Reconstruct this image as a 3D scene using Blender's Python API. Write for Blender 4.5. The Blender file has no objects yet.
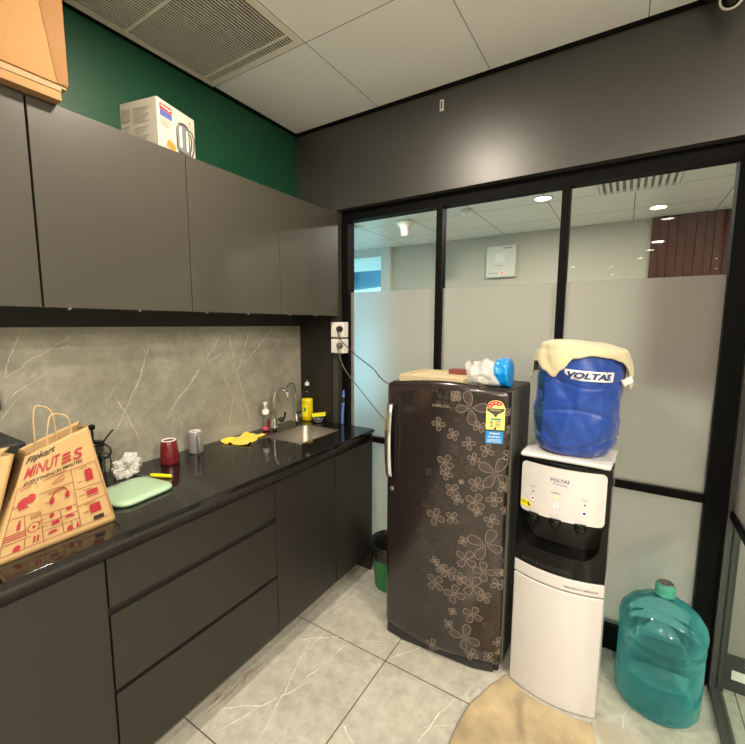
import bpy, bmesh, math, random
from mathutils import Vector, Matrix, noise
random.seed(7)
C = bpy.context.scene.collection
PI = math.pi

# ------------------------------------------------------------ materials
MATS = {}
def nodes(name):
    m = bpy.data.materials.new(name); m.use_nodes = True
    nt = m.node_tree; b = nt.nodes['Principled BSDF']
    return m, nt, b
def mat(name, col, rough=.5, metal=0, noise_amt=.0, nscale=20, bump=0, bscale=60, spec=.5, coat=0, trans=0, ior=1.45, emit=None, estr=0, alpha=1, sheen=0, bdist=.002):
    m, nt, b = nodes(name)
    b.inputs['Base Color'].default_value = (*col, 1)
    b.inputs['Roughness'].default_value = rough
    b.inputs['Metallic'].default_value = metal
    b.inputs['Specular IOR Level'].default_value = spec
    b.inputs['Coat Weight'].default_value = coat
    b.inputs['Coat Roughness'].default_value = .08
    b.inputs['Transmission Weight'].default_value = trans
    b.inputs['IOR'].default_value = ior
    b.inputs['Alpha'].default_value = alpha
    b.inputs['Sheen Weight'].default_value = sheen
    if emit:
        b.inputs['Emission Color'].default_value = (*emit, 1); b.inputs['Emission Strength'].default_value = estr
    tc = nt.nodes.new('ShaderNodeTexCoord')
    if noise_amt:
        n = nt.nodes.new('ShaderNodeTexNoise'); n.inputs['Scale'].default_value = nscale; n.inputs['Detail'].default_value = 5
        nt.links.new(tc.outputs['Object'], n.inputs['Vector'])
        mx = nt.nodes.new('ShaderNodeMix'); mx.data_type = 'RGBA'
        mx.inputs[6].default_value = (*[c*(1-noise_amt) for c in col], 1)
        mx.inputs[7].default_value = (*[min(1, c*(1+noise_amt)) for c in col], 1)
        nt.links.new(n.outputs['Fac'], mx.inputs[0]); nt.links.new(mx.outputs[2], b.inputs['Base Color'])
    if bump:
        n = nt.nodes.new('ShaderNodeTexNoise'); n.inputs['Scale'].default_value = bscale; n.inputs['Detail'].default_value = 4
        nt.links.new(tc.outputs['Object'], n.inputs['Vector'])
        bp = nt.nodes.new('ShaderNodeBump'); bp.inputs['Strength'].default_value = bump; bp.inputs['Distance'].default_value = bdist
        nt.links.new(n.outputs['Fac'], bp.inputs['Height']); nt.links.new(bp.outputs['Normal'], b.inputs['Normal'])
    MATS[name] = m
    return m

def marble(name, base, dark, vein, scale, rough, tile=None, coat=0, seed=0.0, vs_amt=.4):
    """stone with cloudy tone and thin pale veins; tile=(x0,y0,sx,sy) draws dark joints"""
    m, nt, b = nodes(name); N = nt.nodes; L = nt.links
    b.inputs['Roughness'].default_value = rough
    b.inputs['Coat Weight'].default_value = coat
    geo = N.new('ShaderNodeNewGeometry')
    mp = N.new('ShaderNodeMapping'); mp.inputs['Location'].default_value = (seed, seed*1.7, seed*.6)
    L.new(geo.outputs['Position'], mp.inputs['Vector'])
    n1 = N.new('ShaderNodeTexNoise'); n1.inputs['Scale'].default_value = 2.6*scale; n1.inputs['Detail'].default_value = 8; n1.inputs['Roughness'].default_value = .65
    L.new(mp.outputs[0], n1.inputs['Vector'])
    r1 = N.new('ShaderNodeValToRGB'); r1.color_ramp.elements[0].position = .3; r1.color_ramp.elements[1].position = .7
    r1.color_ramp.elements[0].color = (*dark, 1); r1.color_ramp.elements[1].color = (*base, 1)
    L.new(n1.outputs['Fac'], r1.inputs[0])
    nb = N.new('ShaderNodeTexNoise'); nb.inputs['Scale'].default_value = 17*scale; nb.inputs['Detail'].default_value = 9; nb.inputs['Roughness'].default_value = .7
    L.new(mp.outputs[0], nb.inputs['Vector'])
    rb = N.new('ShaderNodeMapRange'); rb.inputs[1].default_value = .3; rb.inputs[2].default_value = .7; rb.inputs[3].default_value = .80; rb.inputs[4].default_value = 1.16; L.new(nb.outputs['Fac'], rb.inputs[0])
    vm = N.new('ShaderNodeVectorMath'); vm.operation = 'SCALE'; L.new(r1.outputs[0], vm.inputs[0]); L.new(rb.outputs[0], vm.inputs['Scale'])
    cur = vm.outputs[0]
    for k, (vs, th, rot, amt) in enumerate(((2.4, .0045, 2.3, vs_amt), (4.6, .0055, 1.2, vs_amt*.7))):
        mp2 = N.new('ShaderNodeMapping'); mp2.inputs['Rotation'].default_value = (rot*.7, rot*.5, rot); mp2.inputs['Scale'].default_value = (1, .42, .8)
        L.new(mp.outputs[0], mp2.inputs['Vector'])
        n2 = N.new('ShaderNodeTexNoise'); n2.inputs['Scale'].default_value = 4.5; n2.inputs['Detail'].default_value = 7; n2.inputs['Roughness'].default_value = .62
        L.new(mp2.outputs[0], n2.inputs['Vector'])
        mxv = N.new('ShaderNodeMix'); mxv.data_type = 'VECTOR'; mxv.inputs[0].default_value = .13
        L.new(mp2.outputs[0], mxv.inputs[4]); L.new(n2.outputs['Color'], mxv.inputs[5])
        v = N.new('ShaderNodeTexVoronoi'); v.feature = 'DISTANCE_TO_EDGE'; v.inputs['Scale'].default_value = vs*scale
        L.new(mxv.outputs[1], v.inputs['Vector'])
        rr = N.new('ShaderNodeMapRange'); rr.inputs[1].default_value = 0; rr.inputs[2].default_value = th*1.8; rr.inputs[3].default_value = amt; rr.inputs[4].default_value = 0
        L.new(v.outputs['Distance'], rr.inputs[0])
        # break the veins up
        n3 = N.new('ShaderNodeTexNoise'); n3.inputs['Scale'].default_value = 3.5+k; n3.inputs['Detail'].default_value = 3
        L.new(mp2.outputs[0], n3.inputs['Vector'])
        r3 = N.new('ShaderNodeMapRange'); r3.inputs[1].default_value = .44; r3.inputs[2].default_value = .56
        L.new(n3.outputs['Fac'], r3.inputs[0])
        mu = N.new('ShaderNodeMath'); mu.operation = 'MULTIPLY'; L.new(rr.outputs[0], mu.inputs[0]); L.new(r3.outputs[0], mu.inputs[1])
        mx = N.new('ShaderNodeMix'); mx.data_type = 'RGBA'; mx.inputs[7].default_value = (*vein, 1)
        L.new(mu.outputs[0], mx.inputs[0]); L.new(cur, mx.inputs[6]); cur = mx.outputs[2]
    if tile:
        x0, y0, sx, sy = tile[:4]
        jw = .0022
        sep = N.new('ShaderNodeSeparateXYZ'); L.new(geo.outputs['Position'], sep.inputs[0])
        outs = []
        for ax, o, s in ((0, x0, sx), (1, y0, sy)):
            a = N.new('ShaderNodeMath'); a.operation = 'SUBTRACT'; a.inputs[1].default_value = o-s/2; L.new(sep.outputs[ax], a.inputs[0])
            w = N.new('ShaderNodeMath'); w.operation = 'WRAP'; w.inputs[1].default_value = s; w.inputs[2].default_value = 0; L.new(a.outputs[0], w.inputs[0])
            c = N.new('ShaderNodeMath'); c.operation = 'COMPARE'; c.inputs[1].default_value = s/2; c.inputs[2].default_value = jw; L.new(w.outputs[0], c.inputs[0])
            outs.append(c)
        mxm = N.new('ShaderNodeMath'); mxm.operation = 'MAXIMUM'; L.new(outs[0].outputs[0], mxm.inputs[0]); L.new(outs[1].outputs[0], mxm.inputs[1])
        mx = N.new('ShaderNodeMix'); mx.data_type = 'RGBA'; mx.inputs[7].default_value = (*tile[4], 1)
        L.new(mxm.outputs[0], mx.inputs[0]); L.new(cur, mx.inputs[6]); cur = mx.outputs[2]
    L.new(cur, b.inputs['Base Color'])
    MATS[name] = m
    return m

def tiled_ceiling(name, col, x0, y0, s, joint, rough=.35):
    m, nt, b = nodes(name); N = nt.nodes; L = nt.links
    b.inputs['Roughness'].default_value = rough
    b.inputs['Specular IOR Level'].default_value = .35
    geo = N.new('ShaderNodeNewGeometry'); sep = N.new('ShaderNodeSeparateXYZ'); L.new(geo.outputs['Position'], sep.inputs[0])
    outs = []
    for ax, o in ((0, x0), (1, y0)):
        a = N.new('ShaderNodeMath'); a.operation = 'SUBTRACT'; a.inputs[1].default_value = o-s/2; L.new(sep.outputs[ax], a.inputs[0])
        w = N.new('ShaderNodeMath'); w.operation = 'WRAP'; w.inputs[1].default_value = s; w.inputs[2].default_value = 0; L.new(a.outputs[0], w.inputs[0])
        c = N.new('ShaderNodeMath'); c.operation = 'COMPARE'; c.inputs[1].default_value = s/2; c.inputs[2].default_value = joint; L.new(w.outputs[0], c.inputs[0])
        outs.append(c)
    mxm = N.new('ShaderNodeMath'); mxm.operation = 'MAXIMUM'; L.new(outs[0].outputs[0], mxm.inputs[0]); L.new(outs[1].outputs[0], mxm.inputs[1])
    mx = N.new('ShaderNodeMix'); mx.data_type = 'RGBA'; mx.inputs[6].default_value = (*col, 1); mx.inputs[7].default_value = (.10, .095, .08, 1)
    L.new(mxm.outputs[0], mx.inputs[0]); L.new(mx.outputs[2], b.inputs['Base Color'])
    n = N.new('ShaderNodeTexNoise'); n.inputs['Scale'].default_value = 90; L.new(geo.outputs['Position'], n.inputs['Vector'])
    bp = N.new('ShaderNodeBump'); bp.inputs['Strength'].default_value = .05; bp.inputs['Distance'].default_value = .001
    L.new(n.outputs['Fac'], bp.inputs['Height']); L.new(bp.outputs['Normal'], b.inputs['Normal'])
    MATS[name] = m

def clear_glass(name, tint=(1, 1, 1), refl=1.5):
    m = bpy.data.materials.new(name); m.use_nodes = True; nt = m.node_tree; N = nt.nodes; L = nt.links
    N.clear(); o = N.new('ShaderNodeOutputMaterial')
    t = N.new('ShaderNodeBsdfTransparent'); t.inputs[0].default_value = (*tint, 1)
    g = N.new('ShaderNodeBsdfGlossy'); g.inputs['Roughness'].default_value = .0
    fa_ = N.new('ShaderNodeFresnel'); fa_.inputs['IOR'].default_value = refl
    gg = N.new('ShaderNodeNewGeometry'); sb = N.new('ShaderNodeMath'); sb.operation = 'SUBTRACT'; sb.inputs[0].default_value = 1; L.new(gg.outputs['Backfacing'], sb.inputs[1])
    f = N.new('ShaderNodeMath'); f.operation = 'MULTIPLY'; L.new(fa_.outputs[0], f.inputs[0]); L.new(sb.outputs[0], f.inputs[1])
    mx = N.new('ShaderNodeMixShader'); L.new(f.outputs[0], mx.inputs[0]); L.new(t.outputs[0], mx.inputs[1]); L.new(g.outputs[0], mx.inputs[2])
    L.new(mx.outputs[0], o.inputs[0]); MATS[name] = m

def frosted(name, col, rough, diff):
    m = bpy.data.materials.new(name); m.use_nodes = True; nt = m.node_tree; N = nt.nodes; L = nt.links
    N.clear(); o = N.new('ShaderNodeOutputMaterial')
    r = N.new('ShaderNodeBsdfRefraction'); r.inputs['Roughness'].default_value = rough; r.inputs['IOR'].default_value = 1.45; r.inputs[0].default_value = (*col, 1)
    d = N.new('ShaderNodeBsdfDiffuse'); d.inputs[0].default_value = (.8, .8, .76, 1)
    mx = N.new('ShaderNodeMixShader'); mx.inputs[0].default_value = diff
    L.new(r.outputs[0], mx.inputs[1]); L.new(d.outputs[0], mx.inputs[2])
    g = N.new('ShaderNodeBsdfGlossy'); g.inputs['Roughness'].default_value = .12
    mx2 = N.new('ShaderNodeMixShader'); mx2.inputs[0].default_value = .03
    L.new(mx.outputs[0], mx2.inputs[1]); L.new(g.outputs[0], mx2.inputs[2])
    L.new(mx2.outputs[0], o.inputs[0]); MATS[name] = m

def emitter(name, col, s):
    m = bpy.data.materials.new(name); m.use_nodes = True; nt = m.node_tree; N = nt.nodes
    N.clear(); o = N.new('ShaderNodeOutputMaterial'); e = N.new('ShaderNodeEmission')
    e.inputs[0].default_value = (*col, 1); e.inputs[1].default_value = s; nt.links.new(e.outputs[0], o.inputs[0]); MATS[name] = m

def film(name, col, alpha, rough=.15):
    """thin crinkled plastic"""
    m = mat(name, col, rough, alpha=alpha, bump=.6, bscale=45, bdist=.01)

# ------------------------------------------------------------ mesh helpers
def new_obj(name, bm, m, parent=None, smooth=False, loc=None, bevel=0, weld=False):
    me = bpy.data.meshes.new(name)
    bmesh.ops.recalc_face_normals(bm, faces=bm.faces[:])
    if loc is not None:
        bmesh.ops.translate(bm, verts=bm.verts[:], vec=-Vector(loc))
    bm.to_mesh(me); bm.free()
    o = bpy.data.objects.new(name, me); C.objects.link(o)
    mm = m if isinstance(m, (list, tuple)) else [m]
    for x in mm: me.materials.append(MATS[x] if isinstance(x, str) else x)
    if smooth:
        for p in me.polygons: p.use_smooth = True
    if loc is not None: o.location = loc
    if parent is not None:
        o.parent = parent
        if loc is None: o.location = -Vector(parent['_o'])
        else: o.location = Vector(loc)-Vector(parent['_o'])
        o['_o'] = list(loc) if loc is not None else [0, 0, 0]
    else:
        o['_o'] = list(loc) if loc is not None else [0, 0, 0]
    if bevel:
        b = o.modifiers.new('b', 'BEVEL'); b.width = bevel; b.segments = 3; b.limit_method = 'ANGLE'; b.angle_limit = math.radians(40)
        for p in me.polygons: p.use_smooth = True
        w = o.modifiers.new('w', 'WEIGHTED_NORMAL')
    return o
def thing(name, label, cat, loc, group=None):
    o = bpy.data.objects.new(name, None); C.objects.link(o); o.location = loc; o.empty_display_size = .05
    o['_o'] = list(loc); o['label'] = label; o['category'] = cat
    if group: o['group'] = group
    return o
def tag(o, label, cat, group=None):
    o['label'] = label; o['category'] = cat
    if group: o['group'] = group
    return o
def struct(o): o['kind'] = 'structure'; return o
def B():
    return bmesh.new()
def box(bm, x0, x1, y0, y1, z0, z1, mi=0):
    vs = [bm.verts.new(p) for p in ((x0,y0,z0),(x1,y0,z0),(x1,y1,z0),(x0,y1,z0),(x0,y0,z1),(x1,y0,z1),(x1,y1,z1),(x0,y1,z1))]
    for f in ((0,1,2,3),(4,5,6,7),(0,1,5,4),(1,2,6,5),(2,3,7,6),(3,0,4,7)):
        fa = bm.faces.new([vs[i] for i in f]); fa.material_index = mi
    return vs
def prism(bm, pts, ext, mi=0):
    """pts: list of 3D points (polygon), ext: vector"""
    a = [bm.verts.new(p) for p in pts]; b = [bm.verts.new(Vector(p)+Vector(ext)) for p in pts]
    n = len(pts)
    fs = [bm.faces.new(a), bm.faces.new(b[::-1])]
    for i in range(n): fs.append(bm.faces.new((a[i], b[i], b[(i+1)%n], a[(i+1)%n])))
    for f in fs: f.material_index = mi
def loft(bm, rings, cap0=True, cap1=True, mi=0, closed=True):
    R = [[bm.verts.new(p) for p in r] for r in rings]
    n = len(R[0])
    for a, b in zip(R, R[1:]):
        for i in range(n if closed else n-1):
            f = bm.faces.new((a[i], a[(i+1)%n], b[(i+1)%n], b[i])); f.material_index = mi
    if cap0: bm.faces.new(R[0][::-1]).material_index = mi
    if cap1: bm.faces.new(R[-1]).material_index = mi
    return R
def lathe(bm, c, prof, n=32, mi=0, cap0=True, cap1=True, axis='Z'):
    rings = []
    for r, z in prof:
        r = max(r, 1e-5)
        ring = []
        for i in range(n):
            a = 2*PI*i/n
            if axis == 'Z': ring.append((c[0]+r*math.cos(a), c[1]+r*math.sin(a), c[2]+z))
            elif axis == 'Y': ring.append((c[0]+r*math.cos(a), c[1]+z, c[2]+r*math.sin(a)))
            else: ring.append((c[0]+z, c[1]+r*math.cos(a), c[2]+r*math.sin(a)))
        rings.append(ring)
    return loft(bm, rings, cap0, cap1, mi)
def tube(bm, pts, r, n=10, mi=0, sub=6):
    P = [Vector(p) for p in pts]
    # catmull-rom
    if sub > 1 and len(P) > 2:
        Q = []
        for i in range(len(P)-1):
            p0 = P[max(i-1, 0)]; p1 = P[i]; p2 = P[i+1]; p3 = P[min(i+2, len(P)-1)]
            for k in range(sub):
                t = k/sub
                Q.append(.5*((2*p1)+(p2-p0)*t+(2*p0-5*p1+4*p2-p3)*t*t+(3*p1-p0-3*p2+p3)*t**3))
        Q.append(P[-1]); P = Q
    rings = []; nrm = None
    for i, p in enumerate(P):
        t = (P[min(i+1, len(P)-1)]-P[max(i-1, 0)]).normalized()
        if nrm is None:
            nrm = t.orthogonal().normalized()
        else:
            nrm = (nrm - t*nrm.dot(t)).normalized()
        bn = t.cross(nrm)
        rr = r(i/(len(P)-1)) if callable(r) else r
        rings.append([p+rr*(math.cos(2*PI*k/n)*nrm+math.sin(2*PI*k/n)*bn) for k in range(n)])
    loft(bm, rings, mi=mi)
def rrect(w, h, r, n=5):
    """rounded rectangle outline centred at 0"""
    pts = []
    for cx, cy, a0 in ((w/2-r, h/2-r, 0), (-w/2+r, h/2-r, PI/2), (-w/2+r, -h/2+r, PI), (w/2-r, -h/2+r, 1.5*PI)):
        for k in range(n+1):
            a = a0+PI/2*k/n; pts.append((cx+r*math.cos(a), cy+r*math.sin(a)))
    return pts
def text_tris(s, size=1, bold=0, shear=0, width=1):
    """returns list of polygons (2D) for a string, width-normalised to its own units"""
    cu = bpy.data.curves.new('t', 'FONT'); cu.body = s; cu.size = size; cu.offset = bold; cu.shear = shear; cu.resolution_u = 3
    cu.space_character = width
    ob = bpy.data.objects.new('t', cu); C.objects.link(ob)
    dg = bpy.context.evaluated_depsgraph_get(); me = bpy.data.meshes.new_from_object(ob.evaluated_get(dg))
    polys = [[(me.vertices[i].co.x, me.vertices[i].co.y) for i in p.vertices] for p in me.polygons]
    bpy.data.objects.remove(ob); bpy.data.curves.remove(cu); bpy.data.meshes.remove(me)
    xs = [p[0] for q in polys for p in q]; ys = [p[1] for q in polys for p in q]
    return polys, min(xs), max(xs), min(ys), max(ys)
def put_text(bm, s, f, u0, v0, u1, v1, mi=0, bold=0, shear=0):
    """fit text into the rectangle (u0,v0)-(u1,v1) and map with f(u,v)->3D"""
    polys, x0, x1, y0, y1 = text_tris(s, 1, bold, shear)
    for q in polys:
        vs = [bm.verts.new(f(u0+(x-x0)/(x1-x0)*(u1-u0), v0+(y-y0)/(y1-y0)*(v1-v0))) for x, y in q]
        try: bm.faces.new(vs).material_index = mi
        except ValueError: pass
def flat(bm, f, pts, mi=0):
    try: bm.faces.new([bm.verts.new(f(u, v)) for u, v in pts]).material_index = mi
    except ValueError: pass
def rect(bm, f, u0, v0, u1, v1, mi=0): flat(bm, f, [(u0, v0), (u1, v0), (u1, v1), (u0, v1)], mi)
def line2(bm, f, a, b, w, mi=0):
    a = Vector(a); b = Vector(b); d = (b-a).normalized(); n = Vector((-d.y, d.x))*w/2
    flat(bm, f, [tuple(a-n), tuple(b-n), tuple(b+n), tuple(a+n)], mi)
def disc(bm, f, u, v, ru, rv=None, n=20, mi=0):
    rv = rv or ru
    flat(bm, f, [(u+ru*math.cos(2*PI*i/n), v+rv*math.sin(2*PI*i/n)) for i in range(n)], mi)
def ring2(bm, f, pts, w, mi=0, closed=True):
    """ribbon following a 2D outline"""
    n = len(pts); P = [Vector(p) for p in pts]; inn = []; out = []
    for i in range(n):
        t = (P[(i+1)%n]-P[(i-1)%n]) if closed else (P[min(i+1,n-1)]-P[max(i-1,0)])
        if t.length < 1e-9: t = Vector((1, 0))
        t.normalize(); nn = Vector((-t.y, t.x))*w/2
        inn.append(bm.verts.new(f(*(P[i]-nn)))); out.append(bm.verts.new(f(*(P[i]+nn))))
    for i in range(n if closed else n-1):
        j = (i+1)%n
        try: bm.faces.new((inn[i], inn[j], out[j], out[i])).material_index = mi
        except ValueError: pass
# ------------------------------------------------------------ palette
H = 2.667; ZC = .889
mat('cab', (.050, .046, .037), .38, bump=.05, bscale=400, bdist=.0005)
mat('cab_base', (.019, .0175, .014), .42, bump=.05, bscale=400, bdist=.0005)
mat('cab_in', (.02, .019, .018), .6)
mat('alu', (.45, .45, .43), .3, 1)
mat('chrome', (.75, .75, .75), .08, 1)
mat('steel', (.34, .32, .28), .46, 1, noise_amt=.1, nscale=120)
mat('frame_black', (.003, .003, .003), .6, spec=.12)
mat('post_grey', (.045, .045, .043), .35)
mat('header_paint', (.042, .042, .038), .37, spec=.95, bump=.12, bscale=140, bdist=.0012)
mat('pier_paint', (.30, .29, .26), .5)
mat('green_paint', (.005, .066, .030), .5, noise_amt=.12, nscale=6, bump=.08, bscale=120)
mat('beige_paint', (.54, .50, .42), .7, noise_amt=.04, nscale=3)
mat('white_paint', (.7, .7, .66), .6)
mat('office_paint', (.72, .69, .62), .8)
mat('wood_red', (.085, .022, .014), .6, noise_amt=.3, nscale=8)
mat('granite', (.008, .0075, .007), .07, noise_amt=.6, nscale=300, spec=.6)
marble('backsplash', (.43, .415, .345), (.27, .26, .21), (.58, .57, .48), 1.0, .32, seed=2.3, vs_amt=.25)
marble('floor_stone', (.46, .45, .39), (.35, .345, .30), (.72, .71, .64), 1.15, .22, tile=(.988, -.568, 1.29, .643, (.06, .055, .045)), seed=5.1, vs_amt=.3)
tiled_ceiling('ceiling_tile', (.92, .93, .94), 0, 0, .6, .0016, .4)
tiled_ceiling('ceiling_beyond', (.84, .82, .75), .0, 1.1, .6, .0035)
mat('vent_white', (.80, .78, .70), .5)
mat('vent_dark', (.03, .03, .028), .8)
clear_glass('clear_glass', (.95, .98, .96)); clear_glass('clear_side', (.85, .93, .90), 1.12)
frosted('frosted_glass', (.80, .82, .81), .28, .22)
emitter('lamp_warm', (1, .83, .58), 28); emitter('lamp_cool', (.85, .93, 1), 14); emitter('lamp_far', (1, .9, .72), 30)
mat('white_plastic', (.78, .77, .74), .35)
mat('white_gloss', (.58, .565, .565), .16, coat=.4)
mat('black_gloss', (.004, .004, .004), .16, spec=.25)
mat('black_plastic', (.012, .012, .012), .4)
mat('black_soft', (.02, .02, .02), .6)
mat('grey_rubber', (.10, .10, .09), .5)

def vein(bm, f, a, b, w, seed, mi=1):
    a = Vector(a); b = Vector(b); d = b-a; L_ = d.length; n_ = max(6, int(L_/.012)); nn = Vector((-d.y, d.x)).normalized(); A = []
    for k in range(n_+1):
        t = k/n_; off = .010*noise.noise(Vector((seed, t*L_*14, 0)))+.004*noise.noise(Vector((seed, t*L_*60, 5)))
        ww = w*(.25+.9*abs(noise.noise(Vector((seed+7, t*L_*30, 1))))*2)*min(1, 6*t+.15, 6*(1-t)+.15)
        c_ = a+d*t+nn*off; A.append((bm.verts.new(f(*(c_-nn*ww/2))), bm.verts.new(f(*(c_+nn*ww/2)))))
    for (p0, p1), (q0, q1) in zip(A, A[1:]): bm.faces.new((p0, q0, q1, p1)).material_index = mi
mat('vein_wall', (.66, .65, .57), .35); mat('vein_floor', (.66, .65, .58), .25)
BSV = [[(-1.529, 1.309), (-1.266, 1.486)], [(-1.461, 1.488), (-1.521, 1.312)], [(-1.007, 1.405), (-1.084, 1.217)], [(-1.05, 1.288), (-1.173, 1.055)], [(-0.762, 1.274), (-0.946, 1.08)], [(-0.433, 1.48), (-0.527, 1.235)], [(-0.264, 1.473), (-0.527, 1.252)], [(-0.584, 1.45), (-0.528, 1.224)], [(-0.528, 1.224), (-0.447, 0.949)], [(-0.527, 1.235), (-0.608, 0.932)], [(-0.021, 1.328), (-0.207, 1.203)], [(-0.616, 1.456), (-0.877, 1.14)], [(-0.738, 1.297), (-0.614, 1.356)], [(-1.163, 1.207), (-1.077, 0.992)], [(-1.348, 1.405), (-1.314, 1.422)]]
FLV = [[(0.621, -0.619), (0.685, -0.86)], [(0.605, -1.203), (0.77, -0.829)], [(0.744, -0.863), (0.787, -0.582)], [(0.631, -0.681), (0.781, -1.128)], [(1.314, -0.573), (1.261, -0.822)], [(0.995, -0.909), (1.073, -0.942)], [(0.998, -0.542), (1.11, -0.386)], [(0.544, -1.117), (0.733, -0.98)], [(0.565, -0.695), (0.75, -0.547)], [(0.579, -0.444), (0.633, -0.217)], [(1.95, -0.125), (2.1, -0.248)]]
# ------------------------------------------------------------ setting
bm = B(); box(bm, -2.8, 6.2, -9.4, 4.6, -.06, 0); rv = random.Random(4)
for i, (a, b) in enumerate(FLV): vein(bm, lambda u, v: (u, v, .0003), a, b, .0042, i*3.3)
for i in range(120):
    a = Vector((rv.uniform(.5, 5), rv.uniform(-6, 0))); an = rv.uniform(.3, 2.2); L_ = rv.uniform(.08, .4); vein(bm, lambda u, v: (u, v, .0003), a, a+Vector((math.cos(an), math.sin(an)))*L_, rv.uniform(.0010, .0028), i*1.7)
struct(new_obj('floor', bm, ['floor_stone', 'vein_floor']))
bm = B(); box(bm, -.15, 6.2, -9.4, .0, H, H+.05); struct(new_obj('ceiling', bm, 'ceiling_tile'))
bm = B(); box(bm, -2.8, 6.2, .12, 4.6, 2.5, 2.55); struct(new_obj('ceiling', bm, 'ceiling_beyond'))
bm = B(); box(bm, -.15, 0, -9.4, 0, 2.0, H); box(bm, -.15, -.0, -9.4, 0, 0, 2.0)
struct(new_obj('wall_left', bm, 'green_paint'))
# stone cladding behind the counter
bm = B(); box(bm, .0, .02, -3.2, -.016, .8, 1.49)
for i, (a, b) in enumerate(BSV): vein(bm, lambda u, v: (.0203, u, v), a, b, .0040, i*2.1)
for i in range(70):
    a = Vector((rv.uniform(-3.1, -.2), rv.uniform(.9, 1.4))); an = rv.choice((rv.uniform(.6, 1.3), rv.uniform(1.5, 2.1))); L_ = rv.uniform(.04, .2); b = a+Vector((math.cos(an), math.sin(an)))*L_
    if b.y < 1.485 and b.x < -.02: vein(bm, lambda u, v: (.0203, u, v), a, b, rv.uniform(.0008, .0022), i*1.3)
struct(new_obj('trim_1', bm, ['backsplash', 'vein_wall']))
bm = B(); box(bm, 0, .034, -3.2, -.016, 1.49, 1.56); struct(new_obj('trim_2', bm, 'cab_in'))
# back wall: header over the glazing plus the narrow pier beside the cabinets
bm = B(); box(bm, -.15, 6.2, 0, .14, 2.176, H); box(bm, -2.8, .31, 0, .14, 0, 2.176)
struct(new_obj('wall_back', bm, 'header_paint'))
mat('grey_wall', (.34, .33, .29), .6)
bm = B(); box(bm, 2.40, 6.2, .119, .14, 0, 2.176); struct(new_obj('wall_beside', bm, 'grey_wall'))
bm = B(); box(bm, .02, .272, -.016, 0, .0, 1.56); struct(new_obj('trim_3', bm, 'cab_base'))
# shadow-gap strip between ceiling and walls
bm = B(); box(bm, .0, 6.2, -.012, 0, H-.014, H); box(bm, 0, .012, -9.4, -.012, H-.014, H); struct(new_obj('trim_4', bm, 'frame_black'))
bm = B(); box(bm, 6.2, 6.3, -9.4, 4.6, 0, H); struct(new_obj('wall_right', bm, 'office_paint'))
bm = B(); box(bm, -.15, 6.2, -9.5, -9.4, 0, H); struct(new_obj('wall_rear', bm, 'office_paint'))
# neighbouring room
bm = B(); box(bm, -.84, 6.2, 2.75, 2.85, 0, 2.5); struct(new_obj('wall_beyond', bm, 'beige_paint'))
bm = B(); box(bm, -.97, -.84, 2.70, 2.86, 0, 2.5); box(bm, -2.8, -.97, 2.72, 2.84, 2.44, 2.5); box(bm, -2.8, -2.72, .14, 2.72, 0, .5); box(bm, -2.8, -2.72, .14, 2.72, 2.35, 2.5)
struct(new_obj('wall_beyond', bm, 'white_paint'))
w2 = bpy.data.objects.new('window_2', None); C.objects.link(w2); w2['_o'] = [0,0,0]; struct(w2)
bm = B()
for x in (-2.75, -2.1, -1.0): box(bm, x, x+.04, 2.74, 2.80, 0, 2.44)
box(bm, -2.75, -.96, 2.74, 2.80, 0, .06); box(bm, -2.75, -.96, 2.74, 2.80, 2.40, 2.44)
new_obj('window_frame', bm, 'white_paint', w2)
bm = B(); box(bm, -2.72, -.98, 2.765, 2.775, .06, 2.40); new_obj('glass_pane', bm, 'clear_glass', w2)

# main glazed partition
YG = .079
w1 = bpy.data.objects.new('window_1', None); C.objects.link(w1); w1['_o'] = [0,0,0]; struct(w1)
bm = B(); box(bm, .31, 2.185, .05, .115, 2.116, 2.176); box(bm, .31, 2.185, .05, .115, 0, .115)
box(bm, .31, .357, .045, .115, .115, 2.116); box(bm, 2.118, 2.185, .045, .115, .115, 2.116)
new_obj('window_frame', bm, 'frame_black', w1)
for x, ww in ((.942, .017), (1.541, .017)):
    bm = B(); box(bm, x-ww, x+ww, .05, .11, .115, 2.116); new_obj('mullion', bm, 'frame_black', w1)
bm = B()
for a, b in ((.357, .925), (.959, 1.524), (1.558, 2.118)): box(bm, a, b, .055, .105, .782, .812)
new_obj('transom', bm, 'frame_black', w1)
for a, b in ((.357, .925), (.959, 1.524), (1.558, 2.118)):
    bm = B(); box(bm, a, b, YG, YG+.008, 1.697, 2.116); new_obj('clear_pane', bm, 'clear_glass', w1)
    bm = B(); box(bm, a, b, YG, YG+.008, .812, 1.697); new_obj('frosted_pane', bm, 'frosted_glass', w1)
    bm = B(); box(bm, a, b, YG, YG+.008, .115, .782); new_obj('frosted_pane', bm, 'frosted_glass', w1)
# side partition returning towards the viewer
w3 = bpy.data.objects.new('window_3', None); C.objects.link(w3); w3['_o'] = [0,0,0]; struct(w3)
bm = B(); box(bm, 2.187, 2.232, .02, .115, 0, 2.176); box(bm, 2.190, 2.228, -.62, .02, 0, .03); box(bm, 2.190, 2.228, -.62, .02, 2.10, 2.176)
box(bm, 2.190, 2.228, -.66, -.62, 0, 2.176)
new_obj('window_frame', bm, 'post_grey', w3)
bm = B(); box(bm, 2.193, 2.225, -.62, .02, .755, .782); new_obj('transom', bm, 'frame_black', w3)
bm = B(); box(bm, 2.205, 2.213, -.62, .02, .782, 2.10); new_obj('frosted_pane', bm, 'frosted_glass', w3)
bm = B(); box(bm, 2.205, 2.213, -.62, .02, .03, .755); new_obj('clear_pane', bm, 'clear_side', w3)
bm = B(); box(bm, 2.235, 6.2, .07, .118, 0, .15); struct(new_obj('baseboard_back', bm, 'post_grey'))
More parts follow.
